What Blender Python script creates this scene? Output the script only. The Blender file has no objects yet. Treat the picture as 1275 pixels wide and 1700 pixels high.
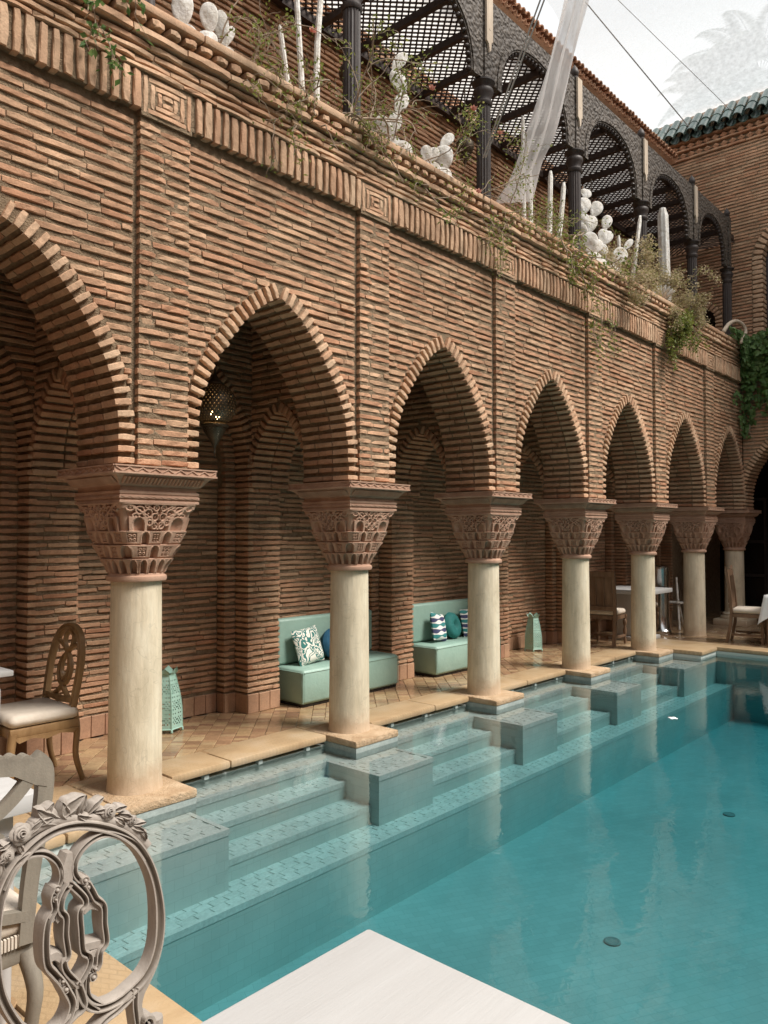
import bpy, bmesh, math, random
import numpy as np
from mathutils import Vector, Matrix, Euler
rnd = random.Random(7)
nr = np.random.RandomState(7)
S = bpy.context.scene
C = S.collection
PI = math.pi

# ------------------------------------------------------------------ camera, sky, sun, exposure
EYE = (0.0, 0.0, 1.6)
YAW = math.atan((1780 - 637.5) / 1277.0)
PITCH = math.atan(35 / 1277.0)
cam_data = bpy.data.cameras.new('camera')
cam = bpy.data.objects.new('camera', cam_data)
C.objects.link(cam)
cam.location = EYE
cam.rotation_euler = (PI / 2 + PITCH, 0, YAW - PI / 2)
cam_data.sensor_width = 36
cam_data.lens = 36 * 1277 / 1700.0
cam_data.clip_start = 0.05
cam_data.clip_end = 3000
S.camera = cam
S.render.resolution_x, S.render.resolution_y = 768, 1024

SUN_DIR = Vector((0.30, -0.68, 1.0)).normalized()          # towards the sun
elev = math.asin(SUN_DIR.z)
azim = math.atan2(SUN_DIR.x, SUN_DIR.y)
world = bpy.data.worlds.new('World')
S.world = world
world.use_nodes = True
nt = world.node_tree
nt.nodes.clear()
wo = nt.nodes.new('ShaderNodeOutputWorld')
bg = nt.nodes.new('ShaderNodeBackground')
bg.inputs['Strength'].default_value = 0.10
sky = nt.nodes.new('ShaderNodeTexSky')
sky.sky_type = 'NISHITA'
sky.sun_disc = False
sky.sun_elevation = elev
sky.sun_rotation = azim
tc = nt.nodes.new('ShaderNodeTexCoord')
cl = nt.nodes.new('ShaderNodeTexNoise')
cl.inputs['Scale'].default_value = 2.2
cl.inputs['Detail'].default_value = 6
cl.inputs['Distortion'].default_value = 0.4
cr = nt.nodes.new('ShaderNodeValToRGB')
cr.color_ramp.elements[0].position = 0.22
cr.color_ramp.elements[0].color = (0.86, 0.86, 0.86, 1)
cr.color_ramp.elements[1].position = 0.6
cr.color_ramp.elements[1].color = (1, 1, 1, 1)
mx = nt.nodes.new('ShaderNodeMix')
mx.data_type = 'RGBA'
mx.inputs['B'].default_value = (6.6, 6.75, 6.85, 1)
nt.links.new(tc.outputs['Generated'], cl.inputs['Vector'])
nt.links.new(cl.outputs['Fac'], cr.inputs['Fac'])
nt.links.new(cr.outputs['Color'], mx.inputs['Factor'])
nt.links.new(sky.outputs['Color'], mx.inputs['A'])
nt.links.new(mx.outputs['Result'], bg.inputs['Color'])
nt.links.new(bg.outputs['Background'], wo.inputs['Surface'])

sun_data = bpy.data.lights.new('sun', 'SUN')
sun_data.energy = 3.5
sun_data.angle = math.radians(22.0)
sun_data.color = (1.0, 0.94, 0.87)
sun = bpy.data.objects.new('sun', sun_data)
C.objects.link(sun)
sun.location = (4, -8, 20)
sun.rotation_euler = (-SUN_DIR).to_track_quat('-Z', 'Y').to_euler()

S.view_settings.view_transform = 'Standard'
S.view_settings.look = 'None'
S.view_settings.gamma = 1
S.view_settings.use_curve_mapping = False
S.view_settings.exposure = 0.74
S.render.engine = 'CYCLES'
S.cycles.use_denoising = True
S.cycles.max_bounces = 8
S.cycles.diffuse_bounces = 4
S.cycles.transparent_max_bounces = 16
S.cycles.caustics_reflective = False
S.cycles.caustics_refractive = False
S.cycles.sample_clamp_indirect = 6

# ------------------------------------------------------------------ view maths (only to choose which pieces show largest)
_F = Vector((math.cos(YAW) * math.cos(PITCH), math.sin(YAW) * math.cos(PITCH), math.sin(PITCH)))
_R = Vector((math.sin(YAW), -math.cos(YAW), 0))
_U = _R.cross(_F)
def proj(p):
    v = Vector(p) - Vector(EYE)
    d = v.dot(_F)
    if d < 0.05: return (-9e3, -9e3, d)
    return (637.5 + 1277 * v.dot(_R) / d, 850 - 1277 * v.dot(_U) / d, d)
def in_frame(p, m=0):
    x, y, d = proj(p)
    return d > 0 and -m < x < 1275 + m and -m < y < 1700 + m

# ------------------------------------------------------------------ materials
def new_mat(name):
    m = bpy.data.materials.new(name)
    m.use_nodes = True
    n = m.node_tree
    b = n.nodes['Principled BSDF']
    return m, n, b
def ramp(n, stops, interp='LINEAR'):
    r = n.nodes.new('ShaderNodeValToRGB')
    r.color_ramp.interpolation = interp
    e = r.color_ramp.elements
    e[0].position, e[0].color = stops[0][0], (*stops[0][1], 1)
    e[1].position, e[1].color = stops[-1][0], (*stops[-1][1], 1)
    for p, c in stops[1:-1]:
        k = e.new(p); k.color = (*c, 1)
    return r
def mixc(n, mode, fac, a, b):
    m = n.nodes.new('ShaderNodeMix'); m.data_type = 'RGBA'; m.blend_type = mode
    for key, v in (('Factor', fac), ('A', a), ('B', b)):
        s = [i for i in m.inputs if i.name == key and (i.type == ('VALUE' if key == 'Factor' else 'RGBA'))][0]
        if hasattr(v, 'links') or isinstance(v, bpy.types.NodeSocket): n.links.new(v, s)
        elif key == 'Factor': s.default_value = v
        else: s.default_value = (*v, 1)
    return [o for o in m.outputs if o.type == 'RGBA'][0]
def noise(n, scale, detail=4, rough=0.55, vec=None, dist=0.0):
    t = n.nodes.new('ShaderNodeTexNoise')
    t.inputs['Scale'].default_value = scale; t.inputs['Detail'].default_value = detail
    t.inputs['Roughness'].default_value = rough; t.inputs['Distortion'].default_value = dist
    if vec is not None: n.links.new(vec, t.inputs['Vector'])
    return t
def pos(n):
    g = n.nodes.new('ShaderNodeNewGeometry')
    return g.outputs['Position']
def rand_val(n):
    g = n.nodes.new('ShaderNodeNewGeometry'); o = n.nodes.new('ShaderNodeObjectInfo')
    a = n.nodes.new('ShaderNodeMath'); a.operation = 'ADD'
    f = n.nodes.new('ShaderNodeMath'); f.operation = 'FRACT'
    n.links.new(g.outputs['Random Per Island'], a.inputs[0]); n.links.new(o.outputs['Random'], a.inputs[1])
    n.links.new(a.outputs[0], f.inputs[0])
    return f.outputs[0]
def bump(n, b, h, dist, strength=1.0, prev=None):
    k = n.nodes.new('ShaderNodeBump')
    k.inputs['Distance'].default_value = dist; k.inputs['Strength'].default_value = strength
    n.links.new(h, k.inputs['Height'])
    if prev is not None: n.links.new(prev, k.inputs['Normal'])
    n.links.new(k.outputs['Normal'], b.inputs['Normal'])
    return k.outputs['Normal']
def scaled(n, vec, s):
    m = n.nodes.new('ShaderNodeMapping'); m.inputs['Scale'].default_value = s
    n.links.new(vec, m.inputs['Vector']); return m.outputs['Vector']

def pieces(name, cols, rough=0.85, wear=(6, 0.72, 1.12), grain=(60, 0.004), spec=0.3, stain=0.0):
    """many-piece material: each piece takes its own colour, with stains and grain"""
    m, n, b = new_mat(name)
    r = ramp(n, [(i / (len(cols) - 1), c) for i, c in enumerate(cols)])
    n.links.new(rand_val(n), r.inputs['Fac'])
    p = pos(n)
    t = noise(n, wear[0], 6, 0.65, p)
    w = ramp(n, [(0.3, (wear[1],) * 3), (0.7, (wear[2],) * 3)])
    n.links.new(t.outputs['Fac'], w.inputs['Fac'])
    c = mixc(n, 'MULTIPLY', 1.0, r.outputs['Color'], w.outputs['Color'])
    if stain:
        t3 = noise(n, 0.9, 5, 0.6, scaled(n, p, (1, 1, 0.6))); w3 = ramp(n, [(0.33, (1 - stain,) * 3), (0.6, (1.05,) * 3)])
        n.links.new(t3.outputs['Fac'], w3.inputs['Fac']); c = mixc(n, 'MULTIPLY', 1.0, c, w3.outputs['Color'])
    t2 = noise(n, grain[0], 5, 0.7, p)
    w2 = ramp(n, [(0.3, (0.82,) * 3), (0.7, (1.1,) * 3)])
    n.links.new(t2.outputs['Fac'], w2.inputs['Fac'])
    c = mixc(n, 'MULTIPLY', 1.0, c, w2.outputs['Color'])
    n.links.new(c, b.inputs['Base Color'])
    b.inputs['Roughness'].default_value = rough
    b.inputs['Specular IOR Level'].default_value = spec
    bump(n, b, t2.outputs['Fac'], grain[1])
    return m
def solid(name, c1, c2, scale=8, rough=0.7, grain=(80, 0.002), spec=0.3, metal=0.0, stretch=None, dist=0.0):
    m, n, b = new_mat(name)
    p = pos(n)
    if stretch: p = scaled(n, p, stretch)
    t = noise(n, scale, 6, 0.6, p, dist)
    r = ramp(n, [(0.32, c1), (0.68, c2)])
    n.links.new(t.outputs['Fac'], r.inputs['Fac'])
    n.links.new(r.outputs['Color'], b.inputs['Base Color'])
    b.inputs['Roughness'].default_value = rough
    b.inputs['Metallic'].default_value = metal
    b.inputs['Specular IOR Level'].default_value = spec
    if grain:
        t2 = noise(n, grain[0], 5, 0.65, p)
        bump(n, b, t2.outputs['Fac'], grain[1])
    return m

MAT = {}
MAT['brick'] = pieces('brick', [(0.49, 0.272, 0.166), (0.525, 0.31, 0.192), (0.50, 0.282, 0.172), (0.57, 0.37, 0.236), (0.525, 0.315, 0.196), (0.465, 0.238, 0.14), (0.545, 0.342, 0.214)], 0.9, (5, 0.68, 1.15), (70, 0.006), 0.2, 0.22)
MAT['brick_pale'] = pieces('brick_pale', [(0.54, 0.34, 0.215), (0.58, 0.39, 0.255), (0.51, 0.30, 0.185), (0.60, 0.42, 0.28)], 0.9, (7, 0.75, 1.15), (70, 0.005), 0.2, 0.18)
MAT['mortar'] = solid('mortar', (0.225, 0.16, 0.102), (0.36, 0.268, 0.175), 22, 0.95, (75, 0.035), 0.15)
MAT['carved_clay'] = solid('carved_clay', (0.36, 0.215, 0.15), (0.48, 0.31, 0.22), 9, 0.85, (120, 0.002), 0.2)
MAT['skirt'] = pieces('skirting_clay', [(0.42, 0.24, 0.15), (0.47, 0.29, 0.18), (0.40, 0.22, 0.14)], 0.75, (5, 0.75, 1.1), (60, 0.002))
MAT['floor_tile'] = pieces('floor_tile', [(0.30, 0.18, 0.10), (0.41, 0.28, 0.15), (0.25, 0.14, 0.085), (0.37, 0.235, 0.13), (0.44, 0.32, 0.18), (0.33, 0.20, 0.115)], 0.19, (4, 0.7, 1.12), (40, 0.001), 0.5)
MAT['grout'] = solid('grout', (0.20, 0.135, 0.085), (0.27, 0.19, 0.12), 20, 0.9)
MAT['plaster_white'] = solid('white_plaster', (0.72, 0.70, 0.66), (0.82, 0.80, 0.77), 3, 0.8)
MAT['plaster_pink'] = solid('pink_plaster', (0.62, 0.46, 0.36), (0.70, 0.55, 0.44), 3, 0.85)
MAT['terracotta'] = pieces('terracotta', [(0.60, 0.33, 0.20), (0.64, 0.38, 0.24), (0.56, 0.29, 0.17)], 0.8, (6, 0.75, 1.1), (50, 0.003))
MAT['green_tile'] = pieces('green_glaze', [(0.075, 0.125, 0.112), (0.105, 0.165, 0.148), (0.13, 0.185, 0.168), (0.06, 0.105, 0.095)], 0.28, (9, 0.6, 1.2), (30, 0.001), 0.6)
MAT['dark_wood'] = solid('dark_wood', (0.030, 0.022, 0.020), (0.055, 0.042, 0.036), 30, 0.55, (90, 0.002), 0.35, stretch=(1, 1, 0.25))
MAT['lattice_wood'] = solid('lattice_wood', (0.035, 0.022, 0.017), (0.06, 0.037, 0.028), 20, 0.6, (80, 0.001))
MAT['raw_wood'] = solid('raw_wood', (0.42, 0.34, 0.26), (0.55, 0.46, 0.36), 25, 0.8, (90, 0.002), 0.2, stretch=(1, 1, 0.12))
MAT['whitewash'] = solid('whitewash', (0.50, 0.46, 0.39), (0.80, 0.79, 0.76), 16, 0.85, (45, 0.008), 0.2)
MAT['gold_wood'] = solid('gold_wood', (0.20, 0.115, 0.05), (0.33, 0.205, 0.095), 18, 0.45, (70, 0.001), 0.4, stretch=(1, 1, 0.3))
MAT['brown_wood'] = solid('brown_wood', (0.12, 0.07, 0.04), (0.21, 0.13, 0.08), 18, 0.5, (70, 0.001), 0.35, stretch=(1, 1, 0.2))
MAT['linen'] = solid('linen', (0.55, 0.48, 0.40), (0.64, 0.57, 0.48), 14, 0.95, (300, 0.0012), 0.1)
MAT['white_cloth'] = solid('white_cloth', (0.78, 0.78, 0.79), (0.84, 0.84, 0.84), 6, 0.9, (300, 0.0006), 0.1)
MAT['table_white'] = solid('white_limed_wood', (0.42, 0.412, 0.40), (0.455, 0.45, 0.44), 7, 0.55, (60, 0.0006), 0.3, stretch=(0.25, 3, 1))
MAT['sofa'] = solid('sage_leatherette', (0.25, 0.385, 0.325), (0.29, 0.43, 0.365), 5, 0.42, (9, 0.006), 0.4)
MAT['blue_cloth'] = solid('blue_cloth', (0.022, 0.085, 0.15), (0.03, 0.11, 0.185), 20, 0.8, (200, 0.001), 0.2)
MAT['teal_cloth'] = solid('teal_cloth', (0.02, 0.15, 0.14), (0.03, 0.19, 0.18), 20, 0.7, (200, 0.001), 0.3)
MAT['mint_metal'] = solid('mint_painted_metal', (0.30, 0.50, 0.42), (0.38, 0.58, 0.50), 15, 0.5, (60, 0.001), 0.4)
MAT['dark_metal'] = solid('dark_metal', (0.06, 0.047, 0.03), (0.13, 0.10, 0.065), 20, 0.45, (60, 0.001), 0.5, metal=0.6)
MAT['steel'] = solid('steel', (0.50, 0.50, 0.50), (0.60, 0.60, 0.60), 6, 0.22, None, 0.5, metal=1.0)
MAT['black'] = solid('black_glass', (0.006, 0.006, 0.007), (0.012, 0.012, 0.012), 5, 0.15, None, 0.5)
MAT['cable'] = solid('cable_steel', (0.38, 0.38, 0.38), (0.46, 0.46, 0.46), 10, 0.5, None)
MAT['bark'] = solid('bark', (0.22, 0.16, 0.115), (0.40, 0.32, 0.24), 25, 0.9, (90, 0.003), 0.2)
MAT['soil'] = solid('soil', (0.06, 0.045, 0.03), (0.12, 0.09, 0.06), 20, 0.95, (60, 0.02))
MAT['ground'] = solid('ground_earth', (0.20, 0.15, 0.10), (0.28, 0.21, 0.15), 0.6, 0.95, (8, 0.02))

def leaf_mat(name, cols):
    m = pieces(name, cols, 0.5, (9, 0.8, 1.15), (40, 0.001), 0.35)
    n = m.node_tree; b = n.nodes['Principled BSDF']
    t = n.nodes.new('ShaderNodeBsdfTranslucent')
    for l in list(n.links):
        if l.to_socket == b.inputs['Base Color']: n.links.new(l.from_socket, t.inputs['Color'])
    x = n.nodes.new('ShaderNodeMixShader'); x.inputs[0].default_value = 0.35
    o = [k for k in n.nodes if k.type == 'OUTPUT_MATERIAL'][0]
    n.links.new(b.outputs[0], x.inputs[1]); n.links.new(t.outputs[0], x.inputs[2]); n.links.new(x.outputs[0], o.inputs['Surface'])
    return m
MAT['leaf_lime'] = leaf_mat('leaf_lime', [(0.20, 0.23, 0.045), (0.26, 0.28, 0.07), (0.13, 0.19, 0.04), (0.30, 0.30, 0.10)])
MAT['leaf_green'] = leaf_mat('leaf_green', [(0.07, 0.145, 0.035), (0.10, 0.19, 0.05), (0.15, 0.23, 0.075), (0.06, 0.12, 0.035)])
MAT['leaf_dry'] = leaf_mat('leaf_dry', [(0.46, 0.36, 0.22), (0.56, 0.46, 0.31), (0.30, 0.30, 0.10), (0.50, 0.40, 0.27)])
MAT['petal_pink'] = leaf_mat('petal_pink', [(0.65, 0.30, 0.24), (0.7, 0.36, 0.30)])
MAT['palm'] = leaf_mat('palm_leaf', [(0.05, 0.08, 0.03), (0.08, 0.11, 0.045)])

# cream plaster of the shafts, damp and stained near the foot
def shaft_mat():
    m, n, b = new_mat('shaft_plaster')
    p = pos(n)
    t = noise(n, 3.2, 7, 0.65, scaled(n, p, (2.2, 2.2, 0.8)), 0.3)
    r = ramp(n, [(0.28, (0.50, 0.42, 0.295)), (0.5, (0.64, 0.55, 0.405)), (0.72, (0.71, 0.635, 0.49))])
    n.links.new(t.outputs['Fac'], r.inputs['Fac'])
    st = noise(n, 40, 4, 0.6, scaled(n, p, (1, 1, 0.07)))
    sr = ramp(n, [(0.35, (0.90,) * 3), (0.65, (1.05,) * 3)])
    n.links.new(st.outputs['Fac'], sr.inputs['Fac'])
    c = mixc(n, 'MULTIPLY', 1.0, r.outputs['Color'], sr.outputs['Color'])
    x = n.nodes.new('ShaderNodeSeparateXYZ'); n.links.new(p, x.inputs[0])
    a = n.nodes.new('ShaderNodeMath'); a.operation = 'MULTIPLY_ADD'
    t2 = noise(n, 7, 5, 0.65, p)
    n.links.new(t2.outputs['Fac'], a.inputs[0]); a.inputs[1].default_value = -0.36; n.links.new(x.outputs['Z'], a.inputs[2])
    d = n.nodes.new('ShaderNodeMapRange'); d.inputs['From Min'].default_value = -0.12; d.inputs['From Max'].default_value = 0.0
    d.inputs['To Min'].default_value = 0.55; d.inputs['To Max'].default_value = 0.0
    n.links.new(a.outputs[0], d.inputs['Value'])
    c = mixc(n, 'MIX', d.outputs[0], c, (0.45, 0.30, 0.19))
    cr_ = n.nodes.new('ShaderNodeTexVoronoi'); cr_.feature = 'DISTANCE_TO_EDGE'; cr_.inputs['Scale'].default_value = 4
    n.links.new(noise(n, 3, 3, 0.5, p).outputs['Color'], cr_.inputs['Vector'])
    k = ramp(n, [(0.0, (0.55,) * 3), (0.012, (1, 1, 1))]); n.links.new(cr_.outputs['Distance'], k.inputs['Fac'])
    c = mixc(n, 'MULTIPLY', 0.35, c, k.outputs['Color'])
    n.links.new(c, b.inputs['Base Color'])
    b.inputs['Roughness'].default_value = 0.62
    b.inputs['Specular IOR Level'].default_value = 0.3
    h = noise(n, 26, 6, 0.7, scaled(n, p, (1, 1, 0.35)))
    bump(n, b, h.outputs['Fac'], 0.004)
    return m
MAT['shaft'] = shaft_mat()

def coping_mat():
    m, n, b = new_mat('yellow_stone')
    p = pos(n)
    t = noise(n, 2.6, 6, 0.62, p, 0.5)
    r = ramp(n, [(0.3, (0.35, 0.235, 0.13)), (0.5, (0.43, 0.305, 0.175)), (0.72, (0.48, 0.365, 0.24))])
    n.links.new(t.outputs['Fac'], r.inputs['Fac'])
    v = n.nodes.new('ShaderNodeTexVoronoi'); v.feature = 'DISTANCE_TO_EDGE'; v.distance = 'MANHATTAN' if hasattr(v, 'distance') else v.distance
    mp = n.nodes.new('ShaderNodeMapping'); mp.inputs['Rotation'].default_value = (0, 0, PI / 4); mp.inputs['Scale'].default_value = (20, 11, 1)
    n.links.new(p, mp.inputs['Vector'])
    wv = n.nodes.new('ShaderNodeTexBrick'); wv.inputs['Scale'].default_value = 0.55; wv.inputs['Mortar Size'].default_value = 0.03
    wv.inputs['Color1'].default_value = (1, 1, 1, 1); wv.inputs['Color2'].default_value = (0.95, 0.95, 0.95, 1); wv.inputs['Mortar'].default_value = (0.84, 0.84, 0.84, 1)
    n.links.new(mp.outputs['Vector'], wv.inputs['Vector'])
    pt = noise(n, 1.7, 3, 0.5, p); pr = ramp(n, [(0.42, (0, 0, 0)), (0.58, (1, 1, 1))]); n.links.new(pt.outputs['Fac'], pr.inputs['Fac'])
    c = mixc(n, 'MULTIPLY', pr.outputs['Color'], r.outputs['Color'], wv.outputs['Color'])
    n.links.new(c, b.inputs['Base Color'])
    b.inputs['Roughness'].default_value = 0.42
    g = noise(n, 45, 6, 0.7, p)
    n1 = bump(n, b, g.outputs['Fac'], 0.003)
    return m
MAT['coping'] = coping_mat()
MAT['rough_stone'] = solid('rough_stone', (0.40, 0.27, 0.16), (0.56, 0.42, 0.28), 9, 0.9, (45, 0.02), 0.15)

def pool_mat(name, rot, sc, c1, c2, line):
    m, n, b = new_mat(name)
    p = pos(n)
    wob = noise(n, 7, 2, 0.5, p)
    ad = n.nodes.new('ShaderNodeVectorMath'); ad.operation = 'MULTIPLY_ADD'
    n.links.new(wob.outputs['Color'], ad.inputs[0]); ad.inputs[1].default_value = (0.018,) * 3; n.links.new(p, ad.inputs[2])
    mp = n.nodes.new('ShaderNodeMapping'); mp.inputs['Rotation'].default_value = rot; mp.inputs['Scale'].default_value = (sc,) * 3
    n.links.new(ad.outputs[0], mp.inputs['Vector'])
    k = n.nodes.new('ShaderNodeTexBrick')
    k.inputs['Scale'].default_value = 1.0; k.inputs['Mortar Size'].default_value = 0.012; k.inputs['Mortar Smooth'].default_value = 0.3
    k.inputs['Brick Width'].default_value = 1.0; k.inputs['Row Height'].default_value = 0.55; k.inputs['Bias'].default_value = 0.0
    k.inputs['Color1'].default_value = (*c1, 1); k.inputs['Color2'].default_value = (*c2, 1); k.inputs['Mortar'].default_value = (*line, 1)
    n.links.new(mp.outputs['Vector'], k.inputs['Vector'])
    t = noise(n, 1.3, 5, 0.6, p); r = ramp(n, [(0.3, (0.86,) * 3), (0.7, (1.06,) * 3)]); n.links.new(t.outputs['Fac'], r.inputs['Fac'])
    c = mixc(n, 'MULTIPLY', 1.0, k.outputs['Color'], r.outputs['Color'])
    n.links.new(c, b.inputs['Base Color'])
    b.inputs['Roughness'].default_value = 0.5
    b.inputs['Specular IOR Level'].default_value = 0.1
    return m
PC1, PC2, PL = (0.52, 0.58, 0.55), (0.55, 0.61, 0.58), (0.43, 0.49, 0.46)
MAT['pool_floor'] = pool_mat('pool_floor_tile', (0, 0, 0.5), 9.5, (0.42, 0.49, 0.465), (0.46, 0.53, 0.505), (0.32, 0.395, 0.375))
MAT['pool_wall'] = pool_mat('pool_wall_tile', (PI / 2, 0, 0), 9, PC1, PC2, PL)
MAT['pool_wall_end'] = pool_mat('pool_wall_end_tile', (PI / 2, 0, PI / 2), 9, PC1, PC2, PL)
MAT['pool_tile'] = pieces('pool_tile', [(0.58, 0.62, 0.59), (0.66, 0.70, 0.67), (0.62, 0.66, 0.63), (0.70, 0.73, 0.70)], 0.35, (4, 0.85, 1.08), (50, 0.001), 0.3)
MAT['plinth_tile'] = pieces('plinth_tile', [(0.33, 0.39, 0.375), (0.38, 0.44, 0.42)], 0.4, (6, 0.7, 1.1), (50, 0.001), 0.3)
MAT['pool_grout'] = solid('pool_grout', (0.17, 0.23, 0.22), (0.24, 0.30, 0.29), 20, 0.8)

def water_mat():
    m, n, b = new_mat('pool_water')
    n.nodes.remove(b)
    o = [k for k in n.nodes if k.type == 'OUTPUT_MATERIAL'][0]
    tr = n.nodes.new('ShaderNodeBsdfTransparent'); tr.inputs['Color'].default_value = (0.97, 1, 1, 1)
    gl = n.nodes.new('ShaderNodeBsdfGlossy'); gl.inputs['Roughness'].default_value = 0.015
    fr = n.nodes.new('ShaderNodeFresnel'); fr.inputs['IOR'].default_value = 1.62
    p = pos(n)
    a = noise(n, 13, 2, 0.5, p, 0.8); c = noise(n, 1.4, 2, 0.5, p)
    k = n.nodes.new('ShaderNodeBump'); k.inputs['Distance'].default_value = 0.0009; n.links.new(a.outputs['Fac'], k.inputs['Height'])
    k2 = n.nodes.new('ShaderNodeBump'); k2.inputs['Distance'].default_value = 0.002; n.links.new(c.outputs['Fac'], k2.inputs['Height']); n.links.new(k.outputs['Normal'], k2.inputs['Normal'])
    n.links.new(k2.outputs['Normal'], gl.inputs['Normal']); n.links.new(k2.outputs['Normal'], fr.inputs['Normal'])
    x = n.nodes.new('ShaderNodeMixShader')
    n.links.new(fr.outputs[0], x.inputs[0]); n.links.new(tr.outputs[0], x.inputs[1]); n.links.new(gl.outputs[0], x.inputs[2])
    n.links.new(x.outputs[0], o.inputs['Surface'])
    va = n.nodes.new('ShaderNodeVolumeAbsorption'); va.inputs['Color'].default_value = (0.16, 0.76, 0.83, 1); va.inputs['Density'].default_value = 0.62
    n.links.new(va.outputs[0], o.inputs['Volume'])
    return m
MAT['water'] = water_mat()

def sheer(name, col, tr):
    m, n, b = new_mat(name); n.nodes.remove(b)
    o = [k for k in n.nodes if k.type == 'OUTPUT_MATERIAL'][0]
    t = n.nodes.new('ShaderNodeBsdfTransparent'); l = n.nodes.new('ShaderNodeBsdfTranslucent'); d = n.nodes.new('ShaderNodeBsdfDiffuse')
    l.inputs['Color'].default_value = (*col, 1); d.inputs['Color'].default_value = (*col, 1)
    x = n.nodes.new('ShaderNodeMixShader'); x.inputs[0].default_value = 0.45
    y = n.nodes.new('ShaderNodeMixShader')
    p = pos(n); w = noise(n, 3, 5, 0.6, scaled(n, p, (5, 5, 0.5)))
    r = ramp(n, [(0.3, (tr - 0.14,) * 3), (0.7, (tr + 0.12,) * 3)]); n.links.new(w.outputs['Fac'], r.inputs['Fac'])
    n.links.new(l.outputs[0], x.inputs[1]); n.links.new(d.outputs[0], x.inputs[2])
    n.links.new(r.outputs['Color'], y.inputs[0]); n.links.new(x.outputs[0], y.inputs[1]); n.links.new(t.outputs[0], y.inputs[2])
    n.links.new(y.outputs[0], o.inputs['Surface'])
    return m
MAT['sheer'] = sheer('sheer_net', (0.84, 0.81, 0.79), 0.27)
MAT['canopy'] = sheer('canopy_film', (0.67, 0.705, 0.73), 0.21)

def carved_wood():
    m, n, b = new_mat('carved_wood')
    p = pos(n)
    v = n.nodes.new('ShaderNodeTexVoronoi'); v.inputs['Scale'].default_value = 26; v.feature = 'SMOOTH_F1'
    w = noise(n, 9, 3, 0.5, p)
    ad = n.nodes.new('ShaderNodeVectorMath'); ad.operation = 'MULTIPLY_ADD'
    n.links.new(w.outputs['Color'], ad.inputs[0]); ad.inputs[1].default_value = (0.07,) * 3; n.links.new(p, ad.inputs[2])
    n.links.new(ad.outputs[0], v.inputs['Vector'])
    r = ramp(n, [(0.12, (0.105, 0.083, 0.062)), (0.5, (0.052, 0.039, 0.028))]); n.links.new(v.outputs['Distance'], r.inputs['Fac'])
    t = noise(n, 5, 5, 0.6, p); r2 = ramp(n, [(0.3, (0.75,) * 3), (0.7, (1.15,) * 3)]); n.links.new(t.outputs['Fac'], r2.inputs['Fac'])
    n.links.new(mixc(n, 'MULTIPLY', 1, r.outputs['Color'], r2.outputs['Color']), b.inputs['Base Color'])
    b.inputs['Roughness'].default_value = 0.7
    mt = n.nodes.new('ShaderNodeMath'); mt.operation = 'MULTIPLY'; mt.inputs[1].default_value = -1; n.links.new(v.outputs['Distance'], mt.inputs[0])
    bump(n, b, mt.outputs[0], 0.03)
    return m
MAT['carved_wood'] = carved_wood()

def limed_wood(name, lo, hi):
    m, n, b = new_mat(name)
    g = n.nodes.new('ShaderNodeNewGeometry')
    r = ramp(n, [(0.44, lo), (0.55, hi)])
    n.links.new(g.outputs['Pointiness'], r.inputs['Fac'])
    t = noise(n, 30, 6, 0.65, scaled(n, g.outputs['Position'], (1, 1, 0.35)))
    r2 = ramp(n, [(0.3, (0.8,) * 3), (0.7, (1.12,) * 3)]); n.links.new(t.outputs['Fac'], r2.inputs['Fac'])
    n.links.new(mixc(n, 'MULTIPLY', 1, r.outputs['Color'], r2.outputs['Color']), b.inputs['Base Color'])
    b.inputs['Roughness'].default_value = 0.6
    b.inputs['Specular IOR Level'].default_value = 0.3
    t3 = noise(n, 160, 3, 0.6, g.outputs['Position']); bump(n, b, t3.outputs['Fac'], 0.0008)
    return m
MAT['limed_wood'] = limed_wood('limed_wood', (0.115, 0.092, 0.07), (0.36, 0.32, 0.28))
MAT['grey_wood'] = limed_wood('grey_wood', (0.13, 0.115, 0.092), (0.235, 0.21, 0.17))

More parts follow.
